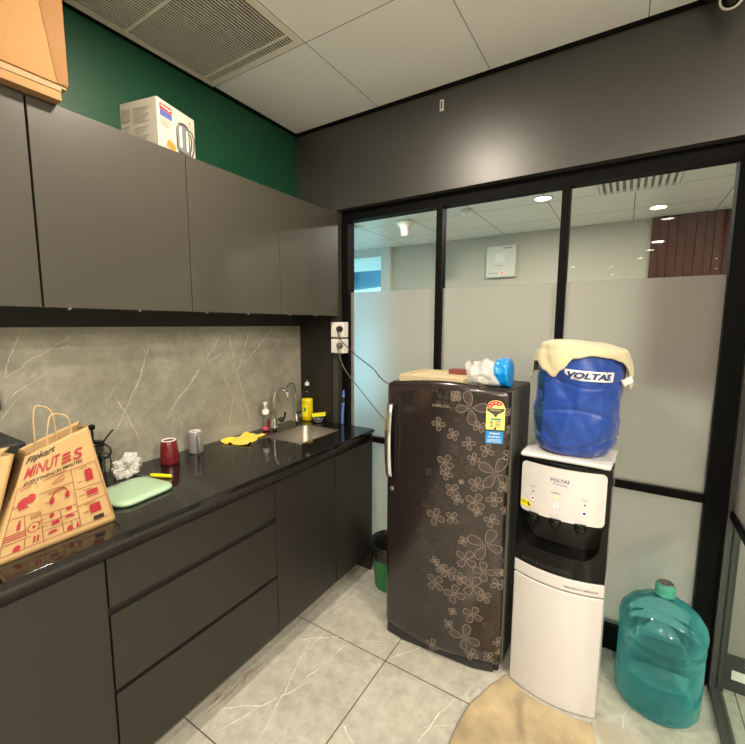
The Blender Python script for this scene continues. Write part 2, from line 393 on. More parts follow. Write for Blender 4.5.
bm = B(); box(bm, 2.235, 2.40, .09, .118, .15, 2.176); struct(new_obj('trim_5', bm, 'pier_paint'))

# red-brown boarded panel in the neighbouring room
bm = B(); x = 1.95; k = 0
while x < 4.6:
    w = .055+.02*random.random(); box(bm, x, x+w, 2.715-.012*(k % 2), 2.745, .9, 2.49); x += w+.004; k += 1
curtain = tag(new_obj('slatted_panel', bm, 'wood_red', loc=(3.2, 2.74, .9)), 'red-brown vertically boarded panel on the wall of the room behind the glass', 'wall panel')

# outdoors, seen through the far window
mat('outdoor_blue', (.10, .26, .38), .8); mat('outdoor_pale', (.62, .72, .74), .8)
st = thing('concrete_stair', 'bluish outdoor stair with a sloping edge, seen through the far window', 'staircase', (-2.6, 5.4, 0))
bm = B(); prism(bm, [(-5.2, 5.2, .6), (-1.0, 5.2, 2.35), (-1.0, 5.2, 2.75), (-5.2, 5.2, 1.0)], (0, .5, 0)); new_obj('stair_stringer', bm, 'outdoor_pale', st)
bm = B(); prism(bm, [(-5.2, 5.8, 2.2), (-.6, 5.8, 2.5), (-.6, 5.8, 4.2), (-5.2, 5.8, 4.2)], (0, .3, 0)); new_obj('landing', bm, 'outdoor_blue', st)
bm = B(); box(bm, -3.6, -3.45, 5.55, 5.7, 0, 4); new_obj('column', bm, 'outdoor_pale', st)

# ------------------------------------------------------------ ceiling fittings
def vent(name, x0, x1, y0, y1, z, label, m='vent_white', pitch=.0135, group=None, back='vent_dark'):
    t = thing(name, label, 'air vent', ((x0+x1)/2, (y0+y1)/2, z), group)
    bm = B(); f = .028
    box(bm, x0, x1, y0, y0+f, z-.006, z); box(bm, x0, x1, y1-f, y1, z-.006, z); box(bm, x0, x0+f, y0+f, y1-f, z-.006, z); box(bm, x1-f, x1, y0+f, y1-f, z-.006, z)
    new_obj('vent_frame', bm, m, t)
    bm = B(); box(bm, x0+f, x1-f, y0+f, y1-f, z-.0012, z-.0004); new_obj('backing', bm, back, t)
    bm = B(); x = x0+f+.004; sw = pitch*.42
    while x < x1-f-.004:
        prism(bm, [(x, y0+f, z-.0015), (x+sw, y0+f, z-.0015), (x+sw*1.3, y0+f, z-.0065), (x+sw*.6, y0+f, z-.0065)], (0, y1-y0-2*f, 0)); x += pitch
    for k in range(1, 4): yy = y1-.07-(k-1)*.36; box(bm, x0+f, x1-f, yy-.004, yy+.004, z-.0078, z-.0015) if yy > y0+f else None
    new_obj('louvre', bm, m, t)
    return t
mat('vent_shade', (.20, .19, .16), .8)
vent('ceiling_vent', .006, .598, -1.80, -.61, H, 'large white slatted ceiling vent beside the green wall', 'vent_white')
vent('ceiling_vent', 1.54, 2.09, 1.25, 1.74, 2.5, 'slatted vent in the ceiling behind the right-hand glass pane', pitch=.042, back='vent_shade')
vent('ceiling_vent', -1.1, -.53, 1.1, 1.62, 2.5, 'dark-slotted vent in the ceiling behind the left-hand glass pane', pitch=.03)
def downlight(x, y, z, label, m, r=.07, group=None):
    t = thing('ceiling_downlight', label, 'ceiling light', (x, y, z), group)
    bm = B(); lathe(bm, (x, y, z), [(r, -.0005), (r+.016, -.0005), (r+.016, -.004), (r, -.007), (r, -.0005)], cap0=False, cap1=False); new_obj('trim_ring', bm, 'white_plastic', t, smooth=True)
    bm = B(); lathe(bm, (x, y, z), [(r-.001, -.0045), (r-.001, -.003)]); new_obj('lens', bm, m, t)
downlight(1.183, 1.562, 2.5, 'lit round downlight behind the glass', 'lamp_cool', .06)
for x, y in ((.9, -1.15), (2.9, -1.6), (4.2, -1.9), (2.0, -2.9), (2.12, -3.5), (3.5, -3.0), (2.13, -4.95), (2.05, -5.7), (1.93, -6.55), (3.12, -7.3), (3.33, -8.9), (1.5, -7.5), (.8, -7.2), (1.45, -9.1), (4.0, -5.2)):
    downlight(x, y, H, 'round ceiling downlight mirrored as a bright dot in the upper glass', 'lamp_far', .065, 'office ceiling downlights mirrored in the glass')

d = thing('smoke_detector', 'white cone-shaped detector on the ceiling behind the left pane', 'detector', (-.09, 1.66, 2.5))
bm = B(); lathe(bm, (-.09, 1.66, 2.5), [(.10, 0), (.10, -.012), (.075, -.03), (.045, -.06), (.036, -.13), (.03, -.135)]); new_obj('body', bm, 'vent_white', d, smooth=True)
d = thing('smoke_detector', 'small round white detector on the ceiling behind the middle pane', 'detector', (.56, 1.574, 2.5))
bm = B(); lathe(bm, (.56, 1.574, 2.5), [(.052, 0), (.055, -.02), (.045, -.032)]); new_obj('base', bm, 'white_plastic', d, smooth=True)
bm = B(); lathe(bm, (.56, 1.574, 2.468), [(.032, 0), (.03, -.016), (.018, -.024)]); new_obj('sensor', bm, 'vent_white', d, smooth=True)

# control panel on far wall
mat('red_led', (.6, .02, .02), .3, emit=(1, .05, .03), estr=3); mat('panel_white', (.70, .68, .60), .5); mat('panel_grey', (.38, .37, .33), .5)
p = thing('alarm_panel', 'white alarm control box with red light on the far wall', 'control panel', (.58, 2.75, 2.03))
bm = B(); box(bm, .42, .74, 2.69, 2.75, 2.03, 2.37); new_obj('box', bm, 'panel_white', p, bevel=.006)
f = lambda u, v: (u, 2.6885, v)
bm = B(); rect(bm, f, .52, 2.19, .62, 2.29); ring2(bm, f, [(.515, 2.185), (.625, 2.185), (.625, 2.295), (.515, 2.295)], .004); new_obj('display', bm, 'white_plastic', p)
for k in (0, 1, 2, 3):
    if k != 3 or True:
        bm = B(); disc(bm, f, .455+.03*k, 2.075, .009); new_obj('key', bm, 'panel_grey', p)
bm = B(); rect(bm, f, .6, 2.335, .70, 2.352); new_obj('nameplate', bm, 'panel_grey', p)
bm = B(); rect(bm, f, .52, 2.15, .60, 2.158); new_obj('caption', bm, 'panel_grey', p)
bm = B(); disc(bm, lambda u, v: (u, 2.688, v), .60, 2.075, .011); new_obj('indicator', bm, 'red_led', p)

# little white tag on the header
t = thing('wall_tag', 'small white slotted tag on the dark header', 'tag', (.963, 0, 2.58))
bm = B(); box(bm, .953, .973, -.006, 0, 2.554, 2.606); new_obj('plate', bm, 'white_plastic', t, bevel=.002)
bm = B(); box(bm, .960, .966, -.0072, -.0055, 2.563, 2.597); new_obj('slot', bm, 'black_plastic', t)

# security camera
cx, cy, cz = 2.035, -.10, 2.604
c = thing('security_camera', 'white security camera with dark lens at the top right corner', 'camera', (cx, cy, H))
bm = B(); tube(bm, [(cx-.05, -.03, H), (cx-.05, -.04, H-.03), (cx-.03, -.07, H-.035)], .011); new_obj('bracket', bm, 'black_plastic', c, smooth=True)
bm = B(); lathe(bm, (cx-.05, -.03, H), [(.03, 0), (.03, -.012), (.02, -.016)]); new_obj('mount', bm, 'black_plastic', c, smooth=True)
dirv = Vector((-.12, -.75, -.45)).normalized()
def along(bm, c0, dv, prof, n=28):
    dv = dv.normalized(); a = dv.orthogonal().normalized(); b2 = dv.cross(a)
    loft(bm, [[Vector(c0)+dv*z+(a*math.cos(2*PI*i/n)+b2*math.sin(2*PI*i/n))*max(r, 1e-5) for i in range(n)] for r, z in prof])
bm = B(); along(bm, (cx, cy+.02, cz), dirv, [(.02, -.03), (.032, -.02), (.034, .06), (.031, .065)]); new_obj('housing', bm, 'white_plastic', c, smooth=True)
bm = B(); along(bm, (cx, cy+.02, cz), dirv, [(.027, .060), (.027, .0665), (.018, .070)]); new_obj('lens', bm, 'black_gloss', c, smooth=True)

# white sticker on skirting beyond the partition
bm = B(); box(bm, 2.262, 2.34, .0682, .0698, .055, .095); tag(new_obj('sticker', bm, 'white_plastic', loc=(2.3, .069, .07)), 'white paper sticker on the dark skirting behind the side glass', 'sticker')

# ------------------------------------------------------------ wall cabinets
def wall_unit(ys, label):
    y0, y1 = ys[0], ys[-1]
    t = thing('wall_cabinet', label, 'cabinet', (.17, (y0+y1)/2, 1.552), 'black wall cabinets')
    bm = B(); box(bm, .0345, .321, y0+.001, y1-.001, 1.556, 2.142); new_obj('cabinet_body', bm, 'cab_in', t)
    for a, b in zip(ys, ys[1:]):
        bm = B(); box(bm, .322, .340, a+.0016, b-.0016, 1.552, 2.144); new_obj('door', bm, 'cab', t, bevel=.0008)
        for yy in (a+.06, (a+b)/2+.03):
            bm = B(); box(bm, .326, .344, yy, yy+.009, 1.546, 1.5525); new_obj('metal_dot', bm, 'alu', t)  # small silver blocks along the lower door edge
wall_unit([-1.4965, -1.005, -.512, -.03], 'charcoal wall cabinet of three doors running up to the glass wall')
wall_unit([-2.99, -2.49, -1.995, -1.4995], 'charcoal wall cabinet under the cardboard box at the left edge')

# ------------------------------------------------------------ base cabinets
def base_body(t, y0, y1):
    bm = B(); box(bm, .03, .555, y0+.001, y1-.001, .127, .685 if y1 > -.5 or y0 > -.9 else .80)
    new_obj('cabinet_body', bm, 'cab_in', t)
    bm = B(); box(bm, .462, .470, y0, y1, 0, .126); new_obj('plinth', bm, 'alu_soft', t)
    bm = B(); box(bm, .53, .556, y0, y1, .842, .8685); box(bm, .53, .545, y0, y1, .79, .842); new_obj('top_rail', bm, 'rail', t)
mat('alu_soft', (.30, .29, .26), .22, .85); mat('rail', (.09, .085, .075), .28, .6)
DZ0, DZ1 = .127, .822
t = thing('base_cabinet', 'charcoal sink cabinet with two plain doors at the right end of the counter', 'cabinet', (.3, -.42, 0), 'charcoal base cabinets')
base_body(t, -.812, -.030)
for i, (a, b) in enumerate(((-.810, -.384), (-.380, -.030))):
    bm = B(); dx = .004 if i else 0
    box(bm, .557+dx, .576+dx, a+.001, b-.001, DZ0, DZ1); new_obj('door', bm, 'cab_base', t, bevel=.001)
bm = B(); box(bm, .03, .575, -.0295, -.017, 0, .868); new_obj('end_panel', bm, 'cab_base', t)
t = thing('drawer_cabinet', 'charcoal base cabinet with three wide handleless drawers', 'cabinet', (.3, -1.15, 0), 'charcoal base cabinets')
base_body(t, -1.488, -.812)
for a, b in ((.671, DZ1), (.403, .645), (DZ0, .387)):
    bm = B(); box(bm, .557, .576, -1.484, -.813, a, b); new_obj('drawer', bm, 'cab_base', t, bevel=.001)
bm = B()
t2 = thing('base_cabinet', 'charcoal base cabinet door at the left edge, under the paper bags', 'cabinet', (.3, -2.1, 0), 'charcoal base cabinets')
base_body(t2, -2.75, -1.488)
for a, b in ((-2.118, -1.490), (-2.748, -2.120)):
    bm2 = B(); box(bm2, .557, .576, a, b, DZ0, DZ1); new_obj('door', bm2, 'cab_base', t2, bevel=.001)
bm.free()

# worktop with a cut-out for the sink
SX0, SX1, SY0, SY1 = .165, .430, -.487, -.150
bm = B()
outer = [(.0205, -2.75), (.591, -2.75), (.591, -.0165), (.0205, -.0165)]
inner = [(SX0, SY0), (SX1, SY0), (SX1, SY1), (SX0, SY1)]
vo = {(i, z): bm.verts.new((*outer[i], z)) for i in range(4) for z in (.869, ZC)}
vi = {(i, z): bm.verts.new((*inner[i], z)) for i in range(4) for z in (.869, ZC)}
for i in range(4):
    j = (i+1) % 4
    for z in (.869, ZC): bm.faces.new((vo[i, z], vo[j, z], vi[j, z], vi[i, z]))
    bm.faces.new((vo[i, .869], vo[j, .869], vo[j, ZC], vo[i, ZC])); bm.faces.new((vi[i, .869], vi[j, .869], vi[j, ZC], vi[i, ZC]))
tag(new_obj('worktop', bm, 'granite', loc=(.3, -1.4, .869), bevel=.0025), 'polished black granite worktop running along the stone splashback', 'worktop')

# sink
s = thing('kitchen_sink', 'square stainless steel sink set into the black worktop', 'sink', ((SX0+SX1)/2, (SY0+SY1)/2, .70))
cx, cy = (SX0+SX1)/2, (SY0+SY1)/2; w, h = SX1-SX0-.002, SY1-SY0-.002
def rr(w, h, r, z, cx=cx, cy=cy): return [(cx+x, cy+y, z) for x, y in rrect(w, h, r)]
bm = B()
loft(bm, [rr(w, h, .012, .868), rr(w, h, .012, ZC+.001), rr(w-.012, h-.012, .03, ZC+.001), rr(w-.018, h-.018, .04, .88), rr(w-.03, h-.03, .05, .73), rr(w-.07, h-.07, .05, .712), rr(.06, .06, .029, .708)], cap0=False)
o = new_obj('basin', bm, 'steel', s, smooth=True)
bm = B(); lathe(bm, (cx, cy, .709), [(.028, 0), (.032, .001), (.028, .003), (.01, .0015)]); new_obj('drain', bm, 'chrome', s, smooth=True)

# taps
t = thing('mixer_tap', 'chrome mixer tap with pull-down spout behind the sink', 'tap', (.072, -.315, ZC))
bm = B(); lathe(bm, (.072, -.315, ZC), [(.024, 0), (.024, .006), (.017, .01), (.017, .055), (.012, .06)]); new_obj('tap_body', bm, 'chrome', t, smooth=True)
bm = B(); tube(bm, [(.072, -.315, ZC+.055), (.072, -.315, ZC+.13), (.075, -.312, ZC+.195), (.09, -.297, ZC+.225), (.115, -.285, ZC+.228), (.135, -.272, ZC+.215)], .009); new_obj('spout', bm, 'chrome', t, smooth=True)
bm = B(); along(bm, (.133, -.273, ZC+.217), Vector((.015, .01, -.06)), [(.009, -.004), (.012, 0), (.0125, .04), (.009, .046)]); new_obj('spray_head', bm, 'chrome', t, smooth=True)
bm = B(); lathe(bm, (.09, -.300, ZC+.05), [(.006, 0), (.006, .03)], axis='X'); tube(bm, [(.118, -.292, ZC+.05), (.128, -.286, ZC+.065), (.13, -.282, ZC+.095)], .0065); lathe(bm, (.106, -.297, ZC+.05), [(.014, 0), (.015, .012), (.01, .02)], axis='X'); new_obj('lever', bm, 'black_plastic', t, smooth=True)
t = thing('filter_tap', 'thin chrome gooseneck filter tap in the corner', 'tap', (.061, -.113, ZC))
bm = B(); lathe(bm, (.061, -.113, ZC), [(.024, 0), (.024, .004), (.012, .008), (.010, .045), (.006, .05)]); new_obj('tap_base', bm, 'chrome', t, smooth=True)
bm = B(); tube(bm, [(.061, -.113, ZC+.045), (.061, -.113, ZC+.15), (.061, -.118, ZC+.205), (.066, -.145, ZC+.243), (.075, -.185, ZC+.245), (.08, -.215, ZC+.225), (.082, -.222, ZC+.205)], .0048); new_obj('spout', bm, 'chrome', t, smooth=True)
bm = B(); tube(bm, [(.061, -.113, ZC+.045), (.08, -.105, ZC+.055), (.098, -.10, ZC+.068)], .005); new_obj('lever', bm, 'black_plastic', t, smooth=True)
# ------------------------------------------------------------ paper bags
mat('kraft', (.42, .275, .12), .65, noise_amt=.1, nscale=30, bump=.25, bscale=25, bdist=.004)
mat('kraft_dark', (.40, .24, .09), .7, noise_amt=.12, nscale=30, bump=.25, bscale=25, bdist=.004)
mat('print_red', (.30, .014, .022), .6); mat('print_brown', (.22, .06, .03), .6); mat('print_black', (.02, .016, .012), .6)
mat('twine', (.50, .34, .17), .7)
def paper_bag(name, label, BL, BR, TR, TL, depth, fold, printed):
    BL, BR, TR, TL = map(Vector, (BL, BR, TR, TL))
    t = thing(name, label, 'paper bag', tuple((BL+BR)/2+Vector((-depth/2, 0, 0))), None)
    def wr(u, v):
        e = math.sin(PI*min(max(u, 0), 1))*math.sin(PI*min(max(v, 0), 1)*.95)
        n = noise.noise(Vector((u*2.6+1.3, v*2.2, .7)))*.012+noise.noise(Vector((u*6, v*5, 3.1)))*.002
        crease = -.005*max(0, 1-abs(u-.10-.14*v)/.10)*v
        return n*(e+.15)*(1 if v > .02 else 0)+crease
    def f(u, v, off=.0): 
        p = (BL*(1-u)+BR*u)*(1-v)+(TL*(1-u)+TR*u)*v
        return p+Vector((wr(u, v)+off, 0, 0))
    def g(u, v):  # back panel
        p = (BL*(1-u)+BR*u)*(1-v)+(TL*(1-u)+TR*u)*v
        d = depth*(1-v)+depth*.55*v
        return Vector((2*0+p.x-d+ wr(u, v)*.5, p.y+.012*v, p.z+.004*v if v > .9 else p.z))
    NU, NV = 26, 26
    bm = B()
    F = [[bm.verts.new(f(i/NU, j/NV)) for i in range(NU+1)] for j in range(NV+1)]
    G = [[bm.verts.new(g(i/NU, j/NV)) for i in range(NU+1)] for j in range(NV+1)]
    for j in range(NV):
        for i in range(NU):
            bm.faces.new((F[j][i], F[j][i+1], F[j+1][i+1], F[j+1][i])); bm.faces.new((G[j][i], G[j+1][i], G[j+1][i+1], G[j][i+1]))
    # gussets with an inward fold
    for side in (0, NU):
        M = []
        for j in range(NV+1):
            a, b = F[j][side].co, G[j][side].co
            s = -1 if side else 1
            M.append(bm.verts.new((a+b)/2+Vector((0, s*fold*(.15+.85*j/NV), 0))))
        for j in range(NV):
            bm.faces.new((F[j][side], F[j+1][side], M[j+1], M[j])); bm.faces.new((M[j], M[j+1], G[j+1][side], G[j][side]))
        if side == 0: M0 = M
        else: M1 = M
    bm.faces.new([F[0][i] for i in range(NU+1)]+[M1[0]]+[G[0][i] for i in range(NU, -1, -1)]+[M0[0]])
    body = new_obj('bag_body', bm, 'kraft', t, smooth=True)
    sm = body.modifiers.new('s', 'SOLIDIFY'); sm.thickness = .0006
    # twisted handles
    for which, fn, u0, u1, hh in (('front', f, .36, .72, .082), ('back', g, .26, .58, .10)):
        a, b = fn(u0, .97), fn(u1, .97); up = Vector((0.0, 0, 1)); dx = Vector((-.004 if which == 'front' else .003, 0, 0))
        m = (a+b)/2+Vector((-.01, -.012, 0))
        bm = B(); tube(bm, [a+dx-up*.03, a+dx+up*.03, a*.8+m*.2+up*(hh*.75), m+up*(hh*1.02), b*.8+m*.2+up*(hh*.8), b+dx+up*.03, b+dx-up*.03], .0022, n=6); new_obj('handle', bm, 'twine', t, smooth=True)
    if printed:
        q = lambda u, v: f(u, v, .0032)
        bm = B(); put_text(bm, 'Flipkart', q, .04, .89, .45, .975, bold=.02, shear=.2)
        put_text(bm, 'EVERYTHING IN MINUTES', q, .08, .69, .80, .722, bold=.02, shear=.2)
        new_obj('black_lettering', bm, 'print_black', t)
        bm = B(); rect(bm, q, .80, .085, .90, .125); new_obj('barcode', bm, 'print_black', t)
        bm = B(); put_text(bm, 'MINUT', q, .06, .755, .52, .865, bold=.012, shear=.25)
        for k in range(3): flat(bm, q, [(.53+.008*k, .745+.036*k), (.66, .745+.036*k), (.667, .768+.036*k), (.537+.008*k, .768+.036*k)])
        put_text(bm, 'S', q, .69, .735, .83, .84, bold=.02, shear=.2)
        new_obj('red_lettering', bm, 'print_red', t); bm = B()
        # pictograms
        disc(bm, q, .12, .52, .055, .05); disc(bm, q, .19, .54, .045, .045); rect(bm, q, .09, .46, .18, .475)
        flat(bm, q, [(.40, .60), (.56, .635), (.56, .642), (.40, .607)]); flat(bm, q, [(.42, .585), (.57, .60), (.57, .608), (.42, .592)])
        ring2(bm, q, [(.50+.09*math.cos(a*PI/12), .445+.075*math.sin(a*PI/12)) for a in range(13)], .012, closed=False)
        disc(bm, q, .415, .43, .026, .035, 10); disc(bm, q, .585, .43, .026, .035, 10)
        rect(bm, q, .795, .485, .885, .57); disc(bm, q, .815, .585, .022); disc(bm, q, .85, .592, .02); disc(bm, q, .87, .58, .018)
        rect(bm, q, .78, .345, .90, .395); rect(bm, q, .77, .325, .91, .333)
        rect(bm, q, .78, .16, .89, .25)
        ring2(bm, q, [(.26+.05*math.cos(a*PI/8), .25+.045*math.sin(a*PI/8)) for a in range(16)], .008); disc(bm, q, .26, .25, .016, n=5)
        rect(bm, q, .115, .27, .145, .33); disc(bm, q, .13, .345, .012)
        rect(bm, q, .40, .27, .44, .31); rect(bm, q, .42, .19, .49, .23); disc(bm, q, .59, .29, .03, .02); flat(bm, q, [(.54, .21), (.64, .20), (.62, .225), (.57, .235)])
        disc(bm, q, .58, .10, .025, .028, 10); flat(bm, q, [(.635, .085), (.665, .085), (.65, .145)])
        disc(bm, q, .15, .10, .03, .03, 10); rect(bm, q, .27, .10, .285, .16); rect(bm, q, .30, .10, .315, .16)
        flat(bm, q, [(.38, .12), (.48, .12), (.45, .145), (.41, .145)])
        for k in range(3): rect(bm, q, .02, .195+.022*k, .20, .205+.022*k)
        new_obj('pictograms', bm, 'print_red', t)
        bm = B(); W = .006
        for a, b in (((.02, .685), (.955, .65)), ((.03, .07), (.97, .079)), ((.955, .65), (.985, .079)), ((.227, .685), (.36, .07)), ((.643, .66), (.676, .078)), ((.265, .553), (.655, .528)), ((.32, .33), (.665, .303)),
                     ((.68, .438), (.975, .428)), ((.674, .273), (.982, .289)), ((.03, .40), (.30, .381)), ((.16, .39), (.206, .18)), ((.50, .313), (.53, .07)), ((.03, .165), (.675, .165)), ((.34, .245), (.675, .235)), ((.02, .685), (.03, .07)), ((.20, .165), (.21, .07)), ((.60, .165), (.605, .07))):
            line2(bm, q, a, b, W)
        for u0, u1, v in ((.30, .58, .668), (.36, .56, .515), (.38, .54, .50), (.74, .84, .63), (.74, .84, .405), (.74, .86, .262), (.21, .31, .36), (.22, .31, .345), (.22, .30, .33), (.05, .18, .655), (.34, .40, .43), (.70, .77, .36), (.70, .76, .50), (.71, .765, .19), (.02, .07, .50), (.3, .36, .28), (.3, .38, .21)):
            rect(bm, q, u0, v, u1, v+.007)
        new_obj('outline_print', bm, 'print_brown', t)
    return t
paper_bag('paper_bag', 'printed brown paper shopping bag with twine handles, red lettering facing out', (.493, -1.71, .8895), (.485, -1.409, .8895), (.42, -1.44, 1.19), (.42, -1.60, 1.137), .15, .02, True)
paper_bag('paper_bag', 'plain side of the second brown paper bag, cut by the left picture edge', (.497, -2.02, .8895), (.497, -1.722, .8895), (.385, -1.612, 1.142), (.385, -1.88, 1.15), .14, .02, False)
# appliance behind the bags
t = thing('microwave_oven', 'flat black appliance top behind the brown paper bags', 'microwave', (.17, -1.78, ZC))
bm = B(); box(bm, .045, .29, -2.02, -1.555, ZC+.01, 1.148); new_obj('casing', bm, 'black_soft', t, bevel=.006)
bm = B(); box(bm, .291, .302, -2.018, -1.66, ZC+.02, 1.14); new_obj('door', bm, 'black_gloss', t, bevel=.003)
for x in (.07, .26):
    for y in (-1.99, -1.58):
        bm = B(); lathe(bm, (x, y, ZC), [(.012, .0), (.012, .0105)]); new_obj('foot', bm, 'grey_rubber', t)
bm = B(); box(bm, .0205, .04, -1.64, -1.538, 1.212, 1.285); tag(new_obj('wall_socket', bm, 'black_plastic', loc=(.03, -1.59, 1.25), bevel=.004), 'black socket plate on the splashback at the left edge', 'socket')

# glass jug with dark lid and cup rim between bag and tissue
clear_glass('smoke_glass', (.72, .72, .69), 1.4); clear_glass('thin_clear', (.90, .92, .90), 1.35)
j = thing('french_press', 'glass coffee press with black plunger knob and lid behind the bag', 'coffee maker', (.085, -1.290, ZC))
bm = B(); lathe(bm, (.085, -1.290, ZC), [(.034, .001), (.036, .01), (.036, .135), (.038, .145), (.0355, .145), (.0335, .135), (.0335, .012), (.001, .010)], cap1=False); new_obj('glass_beaker', bm, 'smoke_glass', j, smooth=True)
bm = B(); lathe(bm, (.085, -1.290, ZC), [(.037, .143), (.039, .148), (.034, .158), (.010, .162), (.004, .165), (.004, .205), (.011, .209), (.012, .222), (.005, .227)]); new_obj('lid', bm, 'black_gloss', j, smooth=True)
bm = B(); tube(bm, [(.10, -1.262, ZC+.150), (.12, -1.245, ZC+.185), (.125, -1.232, ZC+.200)], .0035); tube(bm, [(.105, -1.262, ZC+.148), (.13, -1.250, ZC+.130), (.128, -1.254, ZC+.10), (.108, -1.266, ZC+.09)], .004); new_obj('clip', bm, 'black_plastic', j, smooth=True)
c = thing('glass_mug', 'clear glass mug with dark-rimmed handle beside the paper bag', 'mug', (.15, -1.325, ZC))
bm = B(); lathe(bm, (.15, -1.325, ZC), [(.028, .0005), (.031, .008), (.034, .125), (.0325, .125), (.029, .012), (.001, .008)], cap1=False); new_obj('bowl', bm, 'smoke_glass', c, smooth=True)
bm = B(); tube(bm, [(.15, -1.293, ZC+.118), (.15, -1.275, ZC+.122), (.15, -1.262, ZC+.10), (.15, -1.262, ZC+.06), (.15, -1.275, ZC+.040), (.15, -1.295, ZC+.045)], .0028); new_obj('handle', bm, 'black_plastic', c, smooth=True)

# crumpled white bag
mat('white_film', (.60, .60, .57), .35, trans=.15, bump=.7, bscale=40, bdist=.01)
def crumple(c, rx, ry, rz, seed, amp=.35, sub=4, sharp=3.2):
    bm = B(); bmesh.ops.create_icosphere(bm, subdivisions=sub, radius=1)
    for v in bm.verts:
        n = v.co.normalized()
        r = 1+amp*noise.noise(n*sharp*.5+Vector((seed, 0, 0)))*1.5+amp*.6*(abs(noise.noise(n*sharp+Vector((0, seed, 0))))-.2)+amp*.3*noise.noise(n*sharp*2.3)
        v.co = Vector((n.x*rx*r, n.y*ry*r, max(n.z*rz*r, -rz*.55)))
    zmin = min(v.co.z for v in bm.verts)
    for v in bm.verts: v.co += Vector((c[0], c[1], c[2]-zmin))
    return bm
tag(new_obj('crumpled_wrapper', crumple((.122, -1.188, ZC+.0005), .036, .050, .050, 4.4, .38, 5, 3.6), 'white_film', smooth=False, loc=(.12, -1.16, ZC)), 'crumpled thin white plastic bag against the splashback', 'plastic bag')

# chopping board and knife
mat('mint', (.36, .53, .36), .35); mat('yellow_plastic', (.85, .70, .02), .35)
bm = B()
ang = math.radians(7)
def tr(x, y, cx=.325, cy=-1.272): return (cx+x*math.cos(ang)-y*math.sin(ang), cy+x*math.sin(ang)+y*math.cos(ang))
rings = []
for s, z in ((-.010, 0), (0, .004), (.0, .012), (-.004, .016), (-.03, .0175)):
    rings.append([(*tr(x, y), ZC+.0005+z) for x, y in rrect(.20+2*s, .215+2*s, .045+s)])
loft(bm, rings); tag(new_obj('plastic_lid', bm, 'mint', smooth=True, loc=(.325, -1.27, ZC)), 'mint green plastic lid lying flat on the black worktop', 'lid')
k = thing('paring_knife', 'small knife with yellow handle beside the mint green lid', 'knife', (.22, -1.13, ZC))
bm = B(); tube(bm, [(.225, -1.150, ZC+.008), (.265, -1.132, ZC+.0085), (.305, -1.112, ZC+.008)], lambda s: .0065+.0015*math.sin(PI*s)); new_obj('handle', bm, 'yellow_plastic', k, smooth=True)
bm = B(); prism(bm, [(.145, -1.178, ZC+.002), (.20, -1.166, ZC+.002), (.235, -1.150, ZC+.002), (.230, -1.142, ZC+.002), (.18, -1.158, ZC+.002)], (0, 0, .0012)); new_obj('blade', bm, 'steel', k)

# mugs, upside down
mat('mug_red', (.13, .010, .014), .18, coat=.5, noise_amt=.35, nscale=25); mat('mug_grey', (.20, .20, .20), .3, coat=.2); mat('ceramic_white', (.75, .73, .70), .3)
def mug(cx, cy, r0, r1, h, m, label, hang, rimm, name='mug', handle=True):
    t = thing(name, label, 'mug', (cx, cy, ZC))
    bm = B(); lathe(bm, (cx, cy, ZC), [(r0-.003, 0), (r0, .001), (r0, .01), ((r0*.55+r1*.45)+.002, h*.5), (r1+.001, h*.93), (r1-.003, h), (r1-.008, h), (r1-.010, h-.004), (.001, h-.005)], n=40, cap1=False); new_obj('cup', bm, m, t, smooth=True)
    bm = B(); lathe(bm, (cx, cy, ZC), [(r1-.002, h-.001), (r1-.003, h+.0012), (r1-.008, h+.0012), (r1-.009, h-.002)], n=40, cap0=False, cap1=False); new_obj('foot_ring', bm, rimm, t, smooth=True)
    if handle:
        d = Vector((math.cos(hang), math.sin(hang), 0)); o = Vector((cx, cy, ZC)); rm = (r0+r1)/2
        bm = B(); tube(bm, [o+d*(r1-.002)+Vector((0, 0, h*.85)), o+d*(rm+.018)+Vector((0, 0, h*.80)), o+d*(rm+.028)+Vector((0, 0, h*.5)), o+d*(rm+.022)+Vector((0, 0, h*.22)), o+d*(r0-.003)+Vector((0, 0, h*.16))], .005); new_obj('handle', bm, m, t, smooth=True)
mug(.132, -1.012, .040, .032, .105, 'mug_red', 'dark red glazed mug standing upside down on the worktop', 2.6, 'ceramic_white')
mug(.095, -.855, .034, .028, .105, 'mug_grey', 'grey mug with handle standing upside down by the splashback', -.35, 'ceramic_white')

